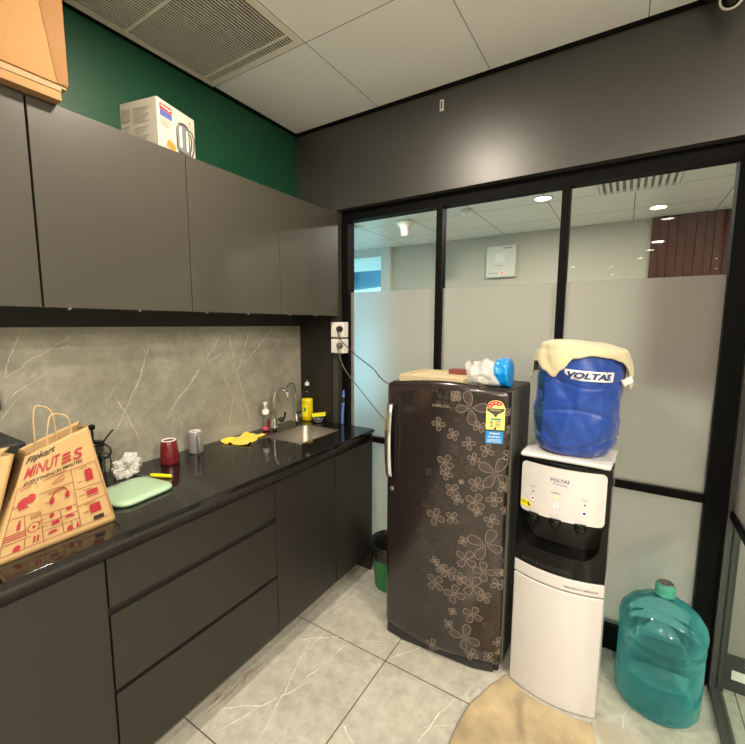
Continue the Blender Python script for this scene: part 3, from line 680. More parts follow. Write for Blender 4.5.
# yellow cloth on worktop
mat('yellow_cloth', (.80, .60, .03), .9, bump=.6, bscale=200, sheen=.3, noise_amt=.15, nscale=30)
def cloth_patch(corners, z0, amp, seed, n=36, th=.004, wob=.02):
    c = [Vector(p) for p in corners]; bm = B(); R = []
    for j in range(n+1):
        row = []
        for i in range(n+1):
            u, v = i/n, j/n
            p = (c[0]*(1-u)+c[1]*u)*(1-v)+(c[3]*(1-u)+c[2]*u)*v
            eu = noise.noise(Vector((v*3+seed, 0, 1)))*wob*(1-2*min(u, .5)) - noise.noise(Vector((v*3+seed, 5, 1)))*wob*(2*max(u, .5)-1)
            ev = noise.noise(Vector((u*3+seed, 9, 1)))*wob*(1-2*min(v, .5)) - noise.noise(Vector((u*3+seed, 15, 1)))*wob*(2*max(v, .5)-1)
            z = z0+amp*max(0, noise.noise(Vector((u*3.1+seed, v*3.3, .5)))*1.2+.1+.45*noise.noise(Vector((u*8+seed, v*7, 2.5))))
            row.append(bm.verts.new((p.x+eu, p.y+ev, z)))
        R.append(row)
    for j in range(n):
        for i in range(n): bm.faces.new((R[j][i], R[j][i+1], R[j+1][i+1], R[j+1][i]))
    bmesh.ops.recalc_face_normals(bm, faces=bm.faces[:])
    if sum(f.normal.z for f in bm.faces) < 0: bmesh.ops.reverse_faces(bm, faces=bm.faces[:])
    g = bmesh.ops.extrude_face_region(bm, geom=bm.faces[:])
    for v in [x for x in g['geom'] if isinstance(x, bmesh.types.BMVert)]: v.co.z += th
    return bm
tag(new_obj('cleaning_cloth', cloth_patch([(.075, -.70, 0), (.215, -.655, 0), (.155, -.475, 0), (.05, -.50, 0)], ZC+.0006, .014, 2.2), 'yellow_cloth', smooth=True, loc=(.12, -.58, ZC)), 'yellow cleaning cloth spread on the worktop left of the sink', 'cloth')

# foam soap bottle
mat('soap_pink', (.45, .07, .12), .15)
s = thing('soap_dispenser', 'clear foaming soap bottle with white pump and pink soap', 'soap bottle', (.085, -.395, ZC))
def ob(bm, cx, cy, prof, n=28, sx=1, sy=1):
    loft(bm, [[(cx+r*sx*math.cos(2*PI*i/n), cy+r*sy*math.sin(2*PI*i/n), z) for i in range(n)] for r, z in prof])
bm = B(); ob(bm, .085, -.395, [(.024, ZC), (.026, ZC+.005), (.026, ZC+.075), (.022, ZC+.092), (.014, ZC+.10)], sx=.8); new_obj('bottle', bm, 'thin_clear', s, smooth=True)
bm = B(); ob(bm, .085, -.395, [(.022, ZC+.003), (.0245, ZC+.007), (.0245, ZC+.028), (.001, ZC+.0285)], sx=.8); new_obj('soap', bm, 'soap_pink', s, smooth=True)
bm = B(); box(bm, .1062, .1075, -.405, -.380, ZC+.025, ZC+.075); new_obj('label_strip', bm, 'mug_red', s)
bm = B(); lathe(bm, (.085, -.395, ZC), [(.019, .098), (.02, .10), (.02, .122), (.013, .126), (.008, .13), (.007, .155), (.013, .157), (.013, .167), (.005, .17)]); tube(bm, [(.085, -.395, ZC+.162), (.10, -.41, ZC+.162), (.113, -.425, ZC+.156)], .006); new_obj('pump', bm, 'white_plastic', s, smooth=True)

# washing-up liquid
mat('dish_yellow', (.80, .62, .01), .15, emit=None); mat('label_yellow', (.80, .68, .02), .4); mat('green_cap', (.02, .25, .06), .4)
s = thing('dish_soap_bottle', 'washing-up liquid bottle with yellow liquid and white cap in the corner', 'bottle', (.10, -.062, ZC))
cx, cy = .112, -.062
bm = B(); ob(bm, cx, cy, [(.036, ZC), (.040, ZC+.008), (.039, ZC+.13), (.034, ZC+.17), (.028, ZC+.195), (.014, ZC+.222), (.012, ZC+.228)], sx=1, sy=.86); new_obj('bottle', bm, 'thin_clear', s, smooth=True)
bm = B(); ob(bm, cx, cy, [(.034, ZC+.002), (.0390, ZC+.009), (.0382, ZC+.128), (.036, ZC+.142), (.001, ZC+.143)], sx=1, sy=.86); new_obj('liquid', bm, 'dish_yellow', s, smooth=True)
bm = B(); lathe(bm, (cx, cy, ZC), [(.013, .225), (.014, .228), (.014, .242), (.008, .246), (.006, .25)]); new_obj('cap', bm, 'white_plastic', s, smooth=True)
bm = B(); lathe(bm, (cx, cy, ZC), [(.006, .249), (.007, .252), (.005, .262)]); new_obj('cap_tip', bm, 'green_cap', s, smooth=True)
bm = B(); pts = [(-2.2+.12*k) for k in range(12)]
la = [[(cx+.0405*math.cos(a), cy+.0405*.87*math.sin(a), z) for a in pts] for z in (ZC+.03, ZC+.105)]
loft(bm, la, False, False, closed=False); new_obj('label', bm, 'label_yellow', s, smooth=True)
bm = B(); fl = lambda u, v: (cx+.0412*math.cos(-2.2+u*1.3), cy+.0412*.87*math.sin(-2.2+u*1.3), ZC+.03+.075*v)
disc(bm, fl, .55, .62, .28, .2, 14); new_obj('emblem', bm, 'green_cap', s)
# scouring pad bowl
mat('navy_pattern', (.02, .025, .06), .3)
b_ = thing('sponge_bowl', 'dark blue bowl with white ring pattern beside the sink', 'bowl', (.205, -.066, ZC))
bm = B(); lathe(bm, (.205, -.066, ZC), [(.022, 0), (.026, .002), (.036, .036), (.034, .036), (.025, .005), (.001, .004)], cap1=False); new_obj('bowl', bm, 'navy_pattern', b_, smooth=True)
bm = B()
for k in range(12):
    a0 = 2*PI*k/12
    fr = lambda u, v: (.205+(.0275+.0092*(v/.034))*math.cos(a0+u)*1.0+.0006*math.cos(a0+u), -.066+(.0275+.0092*(v/.034))*math.sin(a0+u)+.0006*math.sin(a0+u), ZC+.001+v)
    ring2(bm, fr, [(.24*math.cos(2*PI*i/14), .018+.009*math.sin(2*PI*i/14)) for i in range(14)], .0022)
new_obj('ring_pattern', bm, 'ceramic_white', b_)
sp = thing('kitchen_sponge', 'yellow sponge with green scouring face lying on the blue bowl', 'sponge', (.21, -.068, ZC+.038))
def obox(bm, c, d, w, l, h):
    d = Vector(d).normalized(); s_ = Vector((0, 0, 1)).cross(d).normalized(); up = d.cross(s_); c = Vector(c)
    prism(bm, [c-d*l/2-s_*w/2, c+d*l/2-s_*w/2, c+d*l/2+s_*w/2, c-d*l/2+s_*w/2], up*h)
mat('sponge_yellow', (.85, .72, .02), .9, bump=.8, bscale=300); mat('sponge_green', (.05, .22, .08), .95, bump=.8, bscale=300)
bm = B(); obox(bm, (.21, -.064, ZC+.040), (.8, .5, .10), .048, .085, .017); new_obj('foam', bm, 'sponge_yellow', sp, bevel=.003)
bm = B(); obox(bm, (.21, -.064, ZC+.0365), (.8, .5, .10), .048, .085, .0035); new_obj('scouring_face', bm, 'sponge_green', sp)
# blue bottle brush
mat('brush_blue', (.08, .18, .55), .35)
b_ = thing('bottle_brush', 'tall brush with blue handle standing at the end of the worktop', 'brush', (.366, -.028, ZC))
bm = B(); tube(bm, [(.366, -.03, ZC+.0015), (.366, -.028, ZC+.06), (.367, -.022, ZC+.135)], .0085); new_obj('handle', bm, 'brush_blue', b_, smooth=True)
bm = B(); tube(bm, [(.367, -.022, ZC+.135), (.367, -.020, ZC+.17)], .0075, sub=1); new_obj('grip', bm, 'black_plastic', b_, smooth=True)
bm = B(); tube(bm, [(.367, -.020, ZC+.17), (.367, -.018, ZC+.19), (.367, -.017, ZC+.212)], lambda s: .009*(1-.6*s)); new_obj('tip', bm, 'brush_blue', b_, smooth=True)

# ------------------------------------------------------------ sockets and leads
mat('socket_white', (.72, .70, .66), .35)
for z, zz, plugc, lab in ((1.424, 1.515, 'black_plastic', 'upper white socket box with black plug on the narrow pier'), (1.329, 1.4145, 'grey_rubber', 'lower white socket box with grey plug on the narrow pier')):
    t = thing('socket_box', lab, 'socket', (.34, -.02, z))
    bm = B(); box(bm, .296, .392, -.048, -.0005 if False else -.001, z, zz); new_obj('box', bm, 'socket_white', t, bevel=.003)
    bm = B(); box(bm, .303, .385, -.0505, -.0478, z+.007, zz-.007); new_obj('face_plate', bm, 'white_plastic', t, bevel=.001)
    bm = B(); box(bm, .334, .3355, -.0512, -.050, z+.008, zz-.008); box(bm, .314, .324, -.0535, -.050, (z+zz)/2-.012, (z+zz)/2+.012); new_obj('rocker_switch', bm, 'socket_white', t)
    bm = B(); zc_ = (z+zz)/2+.005; lathe(bm, (.372, -.050, zc_), [(.016, -.0), (.018, -.006), (.016, -.026), (.009, -.032)], axis='Y'); new_obj('plug', bm, plugc, t, smooth=True)
bm = B(); tube(bm, [(.372, -.08, 1.472), (.376, -.085, 1.45), (.40, -.075, 1.40), (.50, -.06, 1.315), (.60, -.05, 1.25), (.66, -.045, 1.19), (.80, -.03, 1.10), (.90, -.03, .95)], .0032, n=8)
tag(new_obj('power_lead', bm, 'black_plastic', smooth=True, loc=(.362, -.08, 1.47)), 'black power lead from the upper socket to the top of the fridge', 'cable')
bm = B(); tube(bm, [(.372, -.08, 1.375), (.376, -.085, 1.35), (.42, -.08, 1.24), (.52, -.06, 1.12), (.62, -.045, 1.01), (.68, -.035, .955), (.80, -.03, .90), (.90, -.03, .85)], .003, n=8)
tag(new_obj('power_lead', bm, 'grey_rubber', smooth=True, loc=(.362, -.08, 1.37)), 'grey power lead from the lower socket running behind the fridge', 'cable')

# ------------------------------------------------------------ boxes on top of the wall cabinets
mat('cardboard', (.29, .150, .045), .75, noise_amt=.07, nscale=60, bump=.1, bscale=200); mat('cardboard_dark', (.30, .17, .065), .8, noise_amt=.1, nscale=40)
mat('tape', (.21, .10, .027), .6, spec=.2, bump=.4, bscale=60, bdist=.004); mat('card_edge', (.30, .21, .11), .8)
t = thing('cardboard_box', 'large brown cardboard box with shiny tape on top of the wall cabinets', 'box', (.18, -1.72, 2.192))
bm = B(); box(bm, .02, .356, -2.05, -1.394, 2.199, 2.60); new_obj('carton', bm, 'cardboard', t, bevel=.003)
bm = B(); box(bm, .02, .352, -2.04, -1.397, 2.192, 2.199); new_obj('bottom_flap', bm, 'card_edge', t)
bm = B()
pts = [(-1.394, 2.205), (-1.394, 2.46), (-1.43, 2.47), (-1.452, 2.44), (-1.448, 2.38), (-1.438, 2.32), (-1.43, 2.26), (-1.42, 2.20)]
prism(bm, [(.3565, y, z) for y, z in pts], (.001, 0, 0)); box(bm, .28, .3575, -1.394, -1.393, 2.205, 2.46); new_obj('tape', bm, 'tape', t)
t = thing('flattened_carton', 'flattened carton lying under the large cardboard box', 'cardboard', (.19, -1.72, 2.145))
bm = B(); box(bm, .03, .374, -2.06, -1.42, 2.1455, 2.187); new_obj('board', bm, 'cardboard_dark', t, bevel=.002)
bm = B(); prism(bm, [(.374, -2.05, 2.178), (.374, -1.75, 2.176), (.374, -1.72, 2.166), (.374, -1.60, 2.170), (.374, -1.42, 2.172), (.374, -1.42, 2.1855), (.374, -2.05, 2.1895)], (.002, 0, 0)); new_obj('torn_edge', bm, 'card_edge', t)

mat('box_white', (.42, .40, .34), .5); mat('box_side', (.60, .57, .46), .6); mat('box_text', (.30, .28, .22), .7); mat('logo_red', (.62, .03, .03), .5); mat('logo_blue', (.05, .08, .35), .5); mat('print_grey', (.16, .16, .16), .5); mat('print_dark', (.05, .05, .05), .5); mat('print_orange', (.75, .2, .04), .5)
zt = 2.322
a, b_2, c0 = Vector((.317, -1.096, 0)), Vector((.271, -.911, 0)), Vector((.142, -1.135, 0))
d0 = b_2+c0-a
t = thing('kettle_box', 'white kettle box with red and blue logo on top of the wall cabinets', 'box', tuple(((a+d0)/2)+Vector((0, 0, 2.1445))))
bm = B(); prism(bm, [(*p.xy, 2.1450) for p in (a, b_2, d0, c0)], (0, 0, zt-2.1450)); new_obj('carton', bm, 'box_white', t, bevel=.0015)
nf = (b_2-a).cross(Vector((0, 0, 1))).normalized()
ff = lambda u, v: tuple(a+(b_2-a)*u+nf*.0012+Vector((0, 0, 2.145+(zt-2.145)*v)))
if (ff(0, 0)[0]-a.x) < 0: nf = -nf
ns = (a-c0).cross(Vector((0, 0, 1))).normalized()
if ns.y > 0: ns = -ns
fs = lambda u, v: tuple(c0+(a-c0)*u+ns*.0012+Vector((0, 0, 2.145+(zt-2.145)*v)))
bm = B(); rect(bm, ff, .07, .80, .37, .92); new_obj('red_logo', bm, 'logo_red', t)
bm = B(); put_text(bm, 'Prestige', lambda u, v: tuple(Vector(ff(u, v))+nf*.0006), .10, .825, .34, .90, bold=.01, shear=.1); new_obj('logo_lettering', bm, 'white_plastic', t)
bm = B(); rect(bm, ff, .07, .755, .37, .785); rect(bm, ff, .07, .715, .37, .742); rect(bm, ff, .07, .68, .37, .703); new_obj('blue_logo', bm, 'logo_blue', t)
bm = B(); flat(bm, ff, [(.50, .15), (.86, .13), (.83, .66), (.78, .72), (.60, .74), (.52, .69)]); new_obj('kettle_picture', bm, 'print_grey', t)
bm = B(); f2 = lambda u, v: tuple(Vector(ff(u, v))+nf*.0006)
ring2(bm, f2, [(.80, .70), (.90, .68), (.965, .55), (.95, .30), (.88, .14), (.82, .12), (.83, .22), (.87, .32), (.89, .50), (.86, .60), (.79, .62)], .035)
flat(bm, f2, [(.52, .70), (.56, .75), (.70, .785), (.80, .74), (.80, .70), (.68, .73)]); flat(bm, f2, [(.47, .60), (.50, .68), (.50, .15), (.47, .20)]); flat(bm, f2, [(.50, .12), (.86, .10), (.86, .14), (.50, .17)])
new_obj('kettle_outline', bm, 'print_dark', t)
bm = B(); flat(bm, f2, [(.55, .25), (.62, .25), (.62, .68), (.56, .68)]); flat(bm, f2, [(.74, .22), (.79, .22), (.79, .66), (.75, .66)]); rect(bm, ff, .42, .30, .44, .6)
new_obj('kettle_highlight', bm, 'white_plastic', t)
bm = B(); flat(bm, ff, [(.20, .12), (.42, .08), (.44, .18), (.36, .24), (.26, .28), (.22, .2)]); disc(bm, ff, .86, .86, .03, .025); new_obj('flame_print', bm, 'print_orange', t)
bm = B()
for k in range(4): rect(bm, ff, .08, .60-.035*k, .30-.03*(k % 2), .612-.035*k)
rect(bm, ff, .76, .775, .92, .79)
rect(bm, fs, .06, .62, .28, .86)
for k in range(7): rect(bm, fs, .36, .83-.045*k, .80-.05*(k % 3), .845-.045*k)
for k in range(7): rect(bm, fs, .40, .45-.055*k, .78-.07*(k % 3), .465-.055*k)
for k in range(6): rect(bm, fs, .06, .50-.07*k, .26-.05*(k % 3), .515-.07*k)
new_obj('small_print', bm, 'box_text', t)

# ------------------------------------------------------------ waste bin
mat('bin_green', (.01, .20, .045), .35); mat('bin_liner', (.012, .012, .012), .25, bump=.7, bscale=35, bdist=.012)
bx, by = .745, -.075
t = thing('waste_bin', 'green plastic waste bin with black liner beside the fridge', 'bin', (bx, by, 0))
bm = B(); lathe(bm, (bx, by, 0), [(.092, .001), (.096, .006), (.119, .255), (.122, .262), (.118, .262), (.093, .012), (.001, .01)], n=40, cap1=False); new_obj('bucket', bm, 'bin_green', t, smooth=True)
bm = B(); n = 60; rings = []
for r, z, amp in ((.1215, .19, .003), (.1255, .205, .004), (.1265, .258, .002), (.124, .268, .002), (.115, .266, .003), (.108, .20, .006), (.098, .10, .01), (.02, .09, .004)):
    rings.append([(bx+(r+amp*noise.noise(Vector((math.cos(2*PI*i/n)*3, math.sin(2*PI*i/n)*3, z*20))))*math.cos(2*PI*i/n), by+(r+amp*noise.noise(Vector((math.cos(2*PI*i/n)*3, math.sin(2*PI*i/n)*3, z*20))))*math.sin(2*PI*i/n), z+(.018*noise.noise(Vector((math.cos(2*PI*i/n)*2, math.sin(2*PI*i/n)*2, 4))) if z == .19 else 0)) for i in range(n)])
loft(bm, rings, False, True); new_obj('bin_liner', bm, 'bin_liner', t, smooth=True)
tag(new_obj('paper_tissue', crumple((bx+.03, by-.05, .135), .035, .04, .05, 1.3, .5, 4, 4), 'ceramic_white', loc=(bx+.03, by-.05, .135)), 'crumpled white tissue lying in the green waste bin', 'tissue')
# ------------------------------------------------------------ refrigerator
def fridge_mat():
    m, nt, b = nodes('fridge_door'); N = nt.nodes; L = nt.links
    geo = N.new('ShaderNodeTexCoord'); n = N.new('ShaderNodeTexNoise'); n.inputs['Scale'].default_value = 3
    L.new(geo.outputs['Object'], n.inputs['Vector'])
    r = N.new('ShaderNodeValToRGB'); r.color_ramp.elements[0].color = (.013, .008, .008, 1); r.color_ramp.elements[1].color = (.020, .014, .014, 1)
    L.new(n.outputs['Fac'], r.inputs[0]); L.new(r.outputs[0], b.inputs['Base Color'])
    b.inputs['Roughness'].default_value = .22; b.inputs['Coat Weight'].default_value = .5; b.inputs['Coat Roughness'].default_value = .06
    MATS['fridge_door'] = m
fridge_mat()
mat('fridge_side', (.075, .075, .062), .45, bump=.5, bscale=350, bdist=.0012)
mat('flower_line', (.235, .19, .155), .4); mat('flower_mid', (.085, .066, .056), .4); mat('flower_faint', (.034, .026, .024), .3); mat('flower_fill', (.048, .037, .033), .35)
FBL, FBR = Vector((.892, -.405, 0)), Vector((1.437, -.372, 0))
fd = (FBR-FBL); fn = Vector((fd.y, -fd.x, 0)).normalized()
FZ0, FZ1 = .045, 1.24
def fr_pt(s, z, off=0):
    """point on the bowed door front"""
    ss = min(max(s, 0), 1); bow = .044*(1-(2*ss-1)**2)
    e = .018; edge = min(ss, 1-ss)*fd.length
    rnd = -.014*(1-min(edge/e, 1))**2
    return Vector((*(FBL+fd*s).xy, z))+fn*(bow+rnd+off)
def ftop(s): return 1.236+.030*(1-(2*s-1)**2)
fr = thing('refrigerator', 'dark brown single-door fridge with flower pattern and curved door', 'fridge', tuple(FBL+fd/2-fn*.15))
NS = 40; SS = [0, .006, .014, .024]+[.04+.92*i/NS for i in range(NS+1)]+[.976, .986, .994, 1]
zs = [0, .01, .03]+[.1*i for i in range(1, 10)]+[.955, .98, .992, 1]
bm = B(); cols = []
for s in SS:
    top = ftop(s); col = []
    for k in zs:
        z = FZ0+(top-FZ0)*k
        o = -.006*(max(0, 1-k*80) if k < .0125 else max(0, (k-.98)/.02)**2*2.2)
        col.append(bm.verts.new(fr_pt(s, z, o)))
    # top going back, then the flat back, then the bottom
    base = fr_pt(s, 0); bk = Vector((*(FBL+fd*s-fn*.022).xy, 0))
    col.append(bm.verts.new(Vector((*bk.xy, top-.004)))); col.append(bm.verts.new(Vector((*bk.xy, FZ0))))
    cols.append(col)
for a_, b_ in zip(cols, cols[1:]):
    for i in range(len(a_)): bm.faces.new((a_[i], a_[(i+1) % len(a_)], b_[(i+1) % len(b_)], b_[i]))
bm.faces.new(cols[0]); bm.faces.new(cols[-1][::-1])
new_obj('door', bm, 'fridge_door', fr, smooth=True)
def fl(s, d, z): p = FBL+fd*s-fn*d; return Vector((p.x, p.y, z))
bm = B(); prism(bm, [(.896, -.372, .03), (1.442, -.342, .03), (1.449, -.042, .03), (.899, -.042, .03)], (0, 0, 1.207)); new_obj('cabinet_body', bm, 'fridge_side', fr, bevel=.004)
bm = B(); prism(bm, [fl(.004, .022, .048), fl(.99, .022, .048), fl(.99, .0285, .048), fl(.004, .0285, .048)], (0, 0, 1.18)); new_obj('door_seal', bm, 'black_soft', fr)
bm = B(); prism(bm, [(.902, -.370, 1.2372), (1.437, -.340, 1.2372), (1.444, -.046, 1.2372), (.904, -.046, 1.2372)], (0, 0, .005)); new_obj('top_panel', bm, 'black_plastic', fr, bevel=.002)
bm = B(); prism(bm, [fl(.03, -.004, .006), fl(.2, -.022, .006), fl(.8, -.022, .006), fl(.955, .0, .006), fl(.955, .028, .006), fl(.03, .028, .006)], (0, 0, .040)); new_obj('base_shade', bm, 'black_soft', fr)  # black block standing in for the shade under the door
for s in (.07, .96):
    for d_ in (.035, .30):
        bm = B(); p = fl(s, d_, 0); lathe(bm, p, [(.016, 0), (.018, .004), (.014, .018), (.014, .041)], n=16); new_obj('foot', bm, 'black_plastic', fr, smooth=True)
# handle: chrome front on dark grip
hs = .055
def hp(s, z, off): return fr_pt(s, z, off)
bm = B(); rings = []
for k in range(21):
    z = .80+.345*k/20; off = .012+.028*math.sin(PI*min(max((k/20), .0), 1))**.5
    w = .0125 if k not in (0, 20) else .008
    c = hp(hs, z, off); t_ = fd.normalized()
    w0 = .016-.006*(k/20-.5)*0
    rings.append([c+t_*(w0*math.cos(a))+fn*(.008*math.sin(a)) for a in [2*PI*i/14 for i in range(14)]])
loft(bm, rings); new_obj('handle', bm, 'chrome', fr, smooth=True)
bm = B(); rings = []
for k in range(13):
    z = .80+.36*k/12; c = hp(.095, z, .004); t_ = fd.normalized(); w0 = .012*math.sin(PI*(k+.6)/13.2)**.4
    rings.append([c+t_*(w0*math.cos(a))+fn*(.007*math.sin(a)) for a in [2*PI*i/12 for i in range(12)]])
loft(bm, rings); new_obj('handle_grip', bm, 'black_gloss', fr, smooth=True)
bm = B(); along(bm, fr_pt(.066, .742, -.002), fn, [(.0105, 0), (.0105, .005), (.007, .0065)]); new_obj('lock', bm, 'alu', fr, smooth=True)
# printed flowers
FLOWERS = [(0.617, 1.21, 0.022, 0), (0.729, 1.165, 0.061, 3), (0.487, 1.085, 0.027, 0), (0.795, 1.091, 0.023, 0), (0.602, 1.047, 0.024, 0), (0.723, 1.016, 0.025, 0), (0.616, 0.986, 0.022, 1), (0.854, 0.994, 0.026, 0), (0.761, 0.954, 0.023, 0), (0.55, 0.921, 0.034, 0), (0.561, 0.873, 0.025, 0), (0.745, 0.911, 0.021, 1), (0.92, 0.9, 0.062, 3), (0.828, 0.937, 0.024, 1), (0.787, 0.846, 0.029, 0), (0.677, 0.849, 0.01, 0), (0.611, 0.807, 0.029, 0), (0.652, 0.768, 0.022, 0), (0.785, 0.768, 0.037, 0), (0.916, 0.79, 0.028, 0), (0.904, 0.698, 0.027, 0), (0.617, 0.683, 0.027, 0), (0.48, 0.671, 0.037, 0), (0.489, 0.787, 0.032, 2), (0.703, 0.68, 0.026, 1), (1.007, 0.98, 0.023, 0), (0.998, 1.158, 0.017, 0), (1.009, 1.086, 0.017, 0), (0.982, 0.845, 0.023, 0), (0.973, 0.873, 0.023, 1), (0.655, 0.949, 0.03, 2), (0.666, 0.893, 0.034, 2), (0.56, 0.732, 0.023, 2), (0.416, 0.866, 0.019, 2), (0.395, 0.719, 0.019, 2), (0.803, 0.726, 0.017, 0), (0.972, 1.067, 0.017, 1), (0.999, 0.746, 0.017, 0), (0.619, 1.166, 0.026, 2), (0.67, 1.118, 0.034, 2), (0.87, 0.588, 0.065, 3), (0.727, 0.51, 0.041, 0), (0.486, 0.467, 0.02, 0), (0.534, 0.44, 0.022, 0), (0.598, 0.432, 0.034, 0), (0.865, 0.468, 0.04, 0), (0.49, 0.365, 0.038, 0), (0.689, 0.416, 0.026, 0), (0.648, 0.338, 0.04, 0), (0.785, 0.396, 0.045, 0), (0.872, 0.355, 0.028, 0), (0.638, 0.254, 0.017, 0), (0.61, 0.189, 0.02, 0), (0.794, 0.262, 0.037, 0), (0.739, 0.147, 0.056, 3), (0.478, 0.061, 0.028, 0), (0.796, 0.077, 0.025, 0), (0.94, 0.212, 0.039, 1), (0.988, 0.155, 0.019, 0), (0.924, 0.083, 0.022, 0), (0.966, 0.421, 0.026, 0), (0.986, 0.473, 0.019, 0), (0.389, 0.511, 0.046, 1), (0.527, 0.575, 0.039, 2), (0.646, 0.545, 0.042, 2), (0.951, 0.523, 0.026, 1), (0.455, 0.295, 0.026, 2), (0.419, 0.224, 0.042, 2), (0.544, 0.215, 0.022, 2), (0.594, 0.148, 0.025, 2), (0.746, 0.62, 0.036, 2), (0.376, 0.586, 0.031, 2), (0.997, 0.108, 0.014, 0), (0.422, 0.398, 0.031, 2), (0.705, 0.589, 0.02, 0), (0.935, 0.628, 0.024, 1), (0.618, 1.211, 0.02, 0), (0.802, 1.256, 0.032, 1), (0.453, 1.235, 0.041, 2), (0.556, 1.235, 0.025, 2), (0.512, 1.189, 0.03, 2)]
bm = B(); rr_ = random.Random(3)
def petal(cs, cz, ang, L, W, n=12):
    pts = []
    for i in range(n):
        a = 2*PI*i/n; x = (1-math.cos(a))/2*L; y = math.sin(a)*W*(.35+.65*(1-math.cos(a))/2)
        x += .10*L; pts.append((cs+(x*math.cos(ang)-y*math.sin(ang)), cz+(x*math.sin(ang)+y*math.cos(ang))))
    return pts
LW = fd.length
for s, z, r, kind in FLOWERS:
    f = lambda u, v, o=.0007: fr_pt(min(u/LW, .999), v, o)
    a0 = rr_.random()*PI; npet = 4 if kind != 1 or rr_.random() > .4 else 5
    cx0 = s*LW
    if cx0-r < 0.02: continue
    if z+r > ftop(s)-.012: r = max(.012, ftop(s)-.012-z)
    for k in range(npet):
        L_ = r*(1 if kind != 3 else (1.05 if k != 2 else .9)); an = a0+2*PI*k/npet+rr_.uniform(-.12, .12)
        P_ = petal(cx0, z, an, L_, L_*(.50 if kind != 3 else .40))
        P_ = [(min(x, LW-.002), y) for x, y in P_]
        if kind == 2: flat(bm, lambda u, v: f(u, v, .0004), P_, 2)
        elif kind == 1: flat(bm, lambda u, v: f(u, v, .0005), P_, 2); ring2(bm, lambda u, v: f(u, v, .0008), P_, .0014, 1)
        else:
            flat(bm, lambda u, v: f(u, v, .0009), P_, 3)
            ring2(bm, lambda u, v: f(u, v, .0013), P_, .0024 if kind == 0 else .0024, 0)
            line2(bm, lambda u, v: f(u, v, .0014), (cx0, z), (min(cx0+.45*L_*math.cos(an), LW-.002), z+.45*L_*math.sin(an)), .001, 1 if kind == 0 else 0)
            if kind == 3:
                Q = petal(cx0, z, an, L_*.82, L_*.22); Q = [(min(x, LW-.002), y) for x, y in Q]; ring2(bm, lambda u, v: f(u, v, .0014), Q, .0008, 1)
new_obj('flower_print', bm, ['flower_line', 'flower_mid', 'flower_faint', 'flower_fill'], fr)
bm = B(); put_text(bm, 'SAMSUNG', lambda u, v: fr_pt(u, v, .0012), .435, 1.158, .575, 1.170, bold=.005); new_obj('brand_lettering', bm, 'flower_line', fr)
# energy label and blue sticker
mat('lab_yellow', (.78, .72, .22), .45); mat('lab_red', (.62, .03, .03), .45); mat('lab_blue', (.01, .22, .60), .4); mat('lab_green', (.05, .25, .15), .5)
el = thing('energy_label', 'yellow star-rating sticker with red arch on the fridge door', 'sticker', tuple(fr_pt(.905, 1.085, 0)))
u0, u1 = .84, .967; uc = (u0+u1)/2; asp = LW*(u1-u0)/2
fe = lambda o: (lambda u, v: fr_pt(uc+u*(u1-u0)/2, v, o))
arch = [(-1, 1.082), (1, 1.082), (1, 1.172)]+[(math.cos(PI*k/14), 1.172+.9*asp*math.sin(PI*k/14)) for k in range(1, 14)]+[(-1, 1.172)]
bm = B()
for k in range(8):
    rect(bm, fe(.0022), -1+k/4, 1.082, -1+(k+1)/4, 1.172)
    q0, q1 = math.acos(max(-1, min(1, -1+k/4))), math.acos(-1+(k+1)/4)
    flat(bm, fe(.0022), [(-1+k/4, 1.172), (-1+(k+1)/4, 1.172), (-1+(k+1)/4, 1.172+.9*asp*math.sin(q1)+1e-4), (-1+k/4, 1.172+.9*asp*math.sin(q0)+1e-4)])
new_obj('backing', bm, 'lab_yellow', el)
bm = B()
for k in range(12):
    a1, a2 = PI*(1-k/12*.82), PI*(1-(k+1)/12*.82)
    flat(bm, fe(.0028), [(.38*math.cos(a1), 1.172+.35*asp*math.sin(a1)), (.38*math.cos(a2), 1.172+.35*asp*math.sin(a2)), (.92*math.cos(a2), 1.172+.83*asp*math.sin(a2)), (.92*math.cos(a1), 1.172+.83*asp*math.sin(a1))])
new_obj('star_arch', bm, 'lab_red', el)
bm = B()
for k in range(4):
    a1 = PI*(1-(k+.6)/5.2); disc(bm, fe(.0034), .65*math.cos(a1), 1.172+.6*asp*math.sin(a1), .09, .0032, 5)
new_obj('stars', bm, 'white_plastic', el)
bm = B(); flat(bm, fe(.0030), [(-.95, 1.170), (.95, 1.170), (.9, 1.160), (.25, 1.146), (.08, 1.136), (-.08, 1.136), (-.25, 1.146), (-.9, 1.160)]); new_obj('black_wings', bm, 'print_dark', el)
bm = B(); put_text(bm, 'POWER SAVINGS', fe(.0034), -.55, 1.160, .55, 1.166); new_obj('wing_lettering', bm, 'lab_yellow', el)
bm = B(); rect(bm, fe(.0028), -.5, 1.122, .6, 1.130); new_obj('green_band', bm, 'lab_green', el)
bm = B()
for k in range(5): rect(bm, fe(.0028), -.6, 1.116-.0055*k, -.2, 1.1185-.0055*k); rect(bm, fe(.0028), 0, 1.116-.0055*k, .6-.1*(k % 2), 1.1185-.0055*k)
rect(bm, fe(.0028), -.12, 1.084, .12, 1.093); rect(bm, fe(.0028), -.9, 1.0828, .9, 1.084)
new_obj('small_print', bm, 'print_dark', el)
bs = thing('blue_sticker', 'blue rectangular sticker below the yellow energy label on the fridge', 'sticker', tuple(fr_pt(.9, 1.05, 0)))
bm = B()
for k in range(8): rect(bm, fe(.0022), -1+k*.25*.95, 1.026, -1+(k+1)*.25*.95, 1.077)
new_obj('backing', bm, 'lab_blue', bs)
bm = B(); put_text(bm, 'Digital', fe(.0030), -.55, 1.062, .5, 1.072, bold=.01); put_text(bm, 'Inverter', fe(.0030), -.7, 1.050, .6, 1.059, bold=.01)
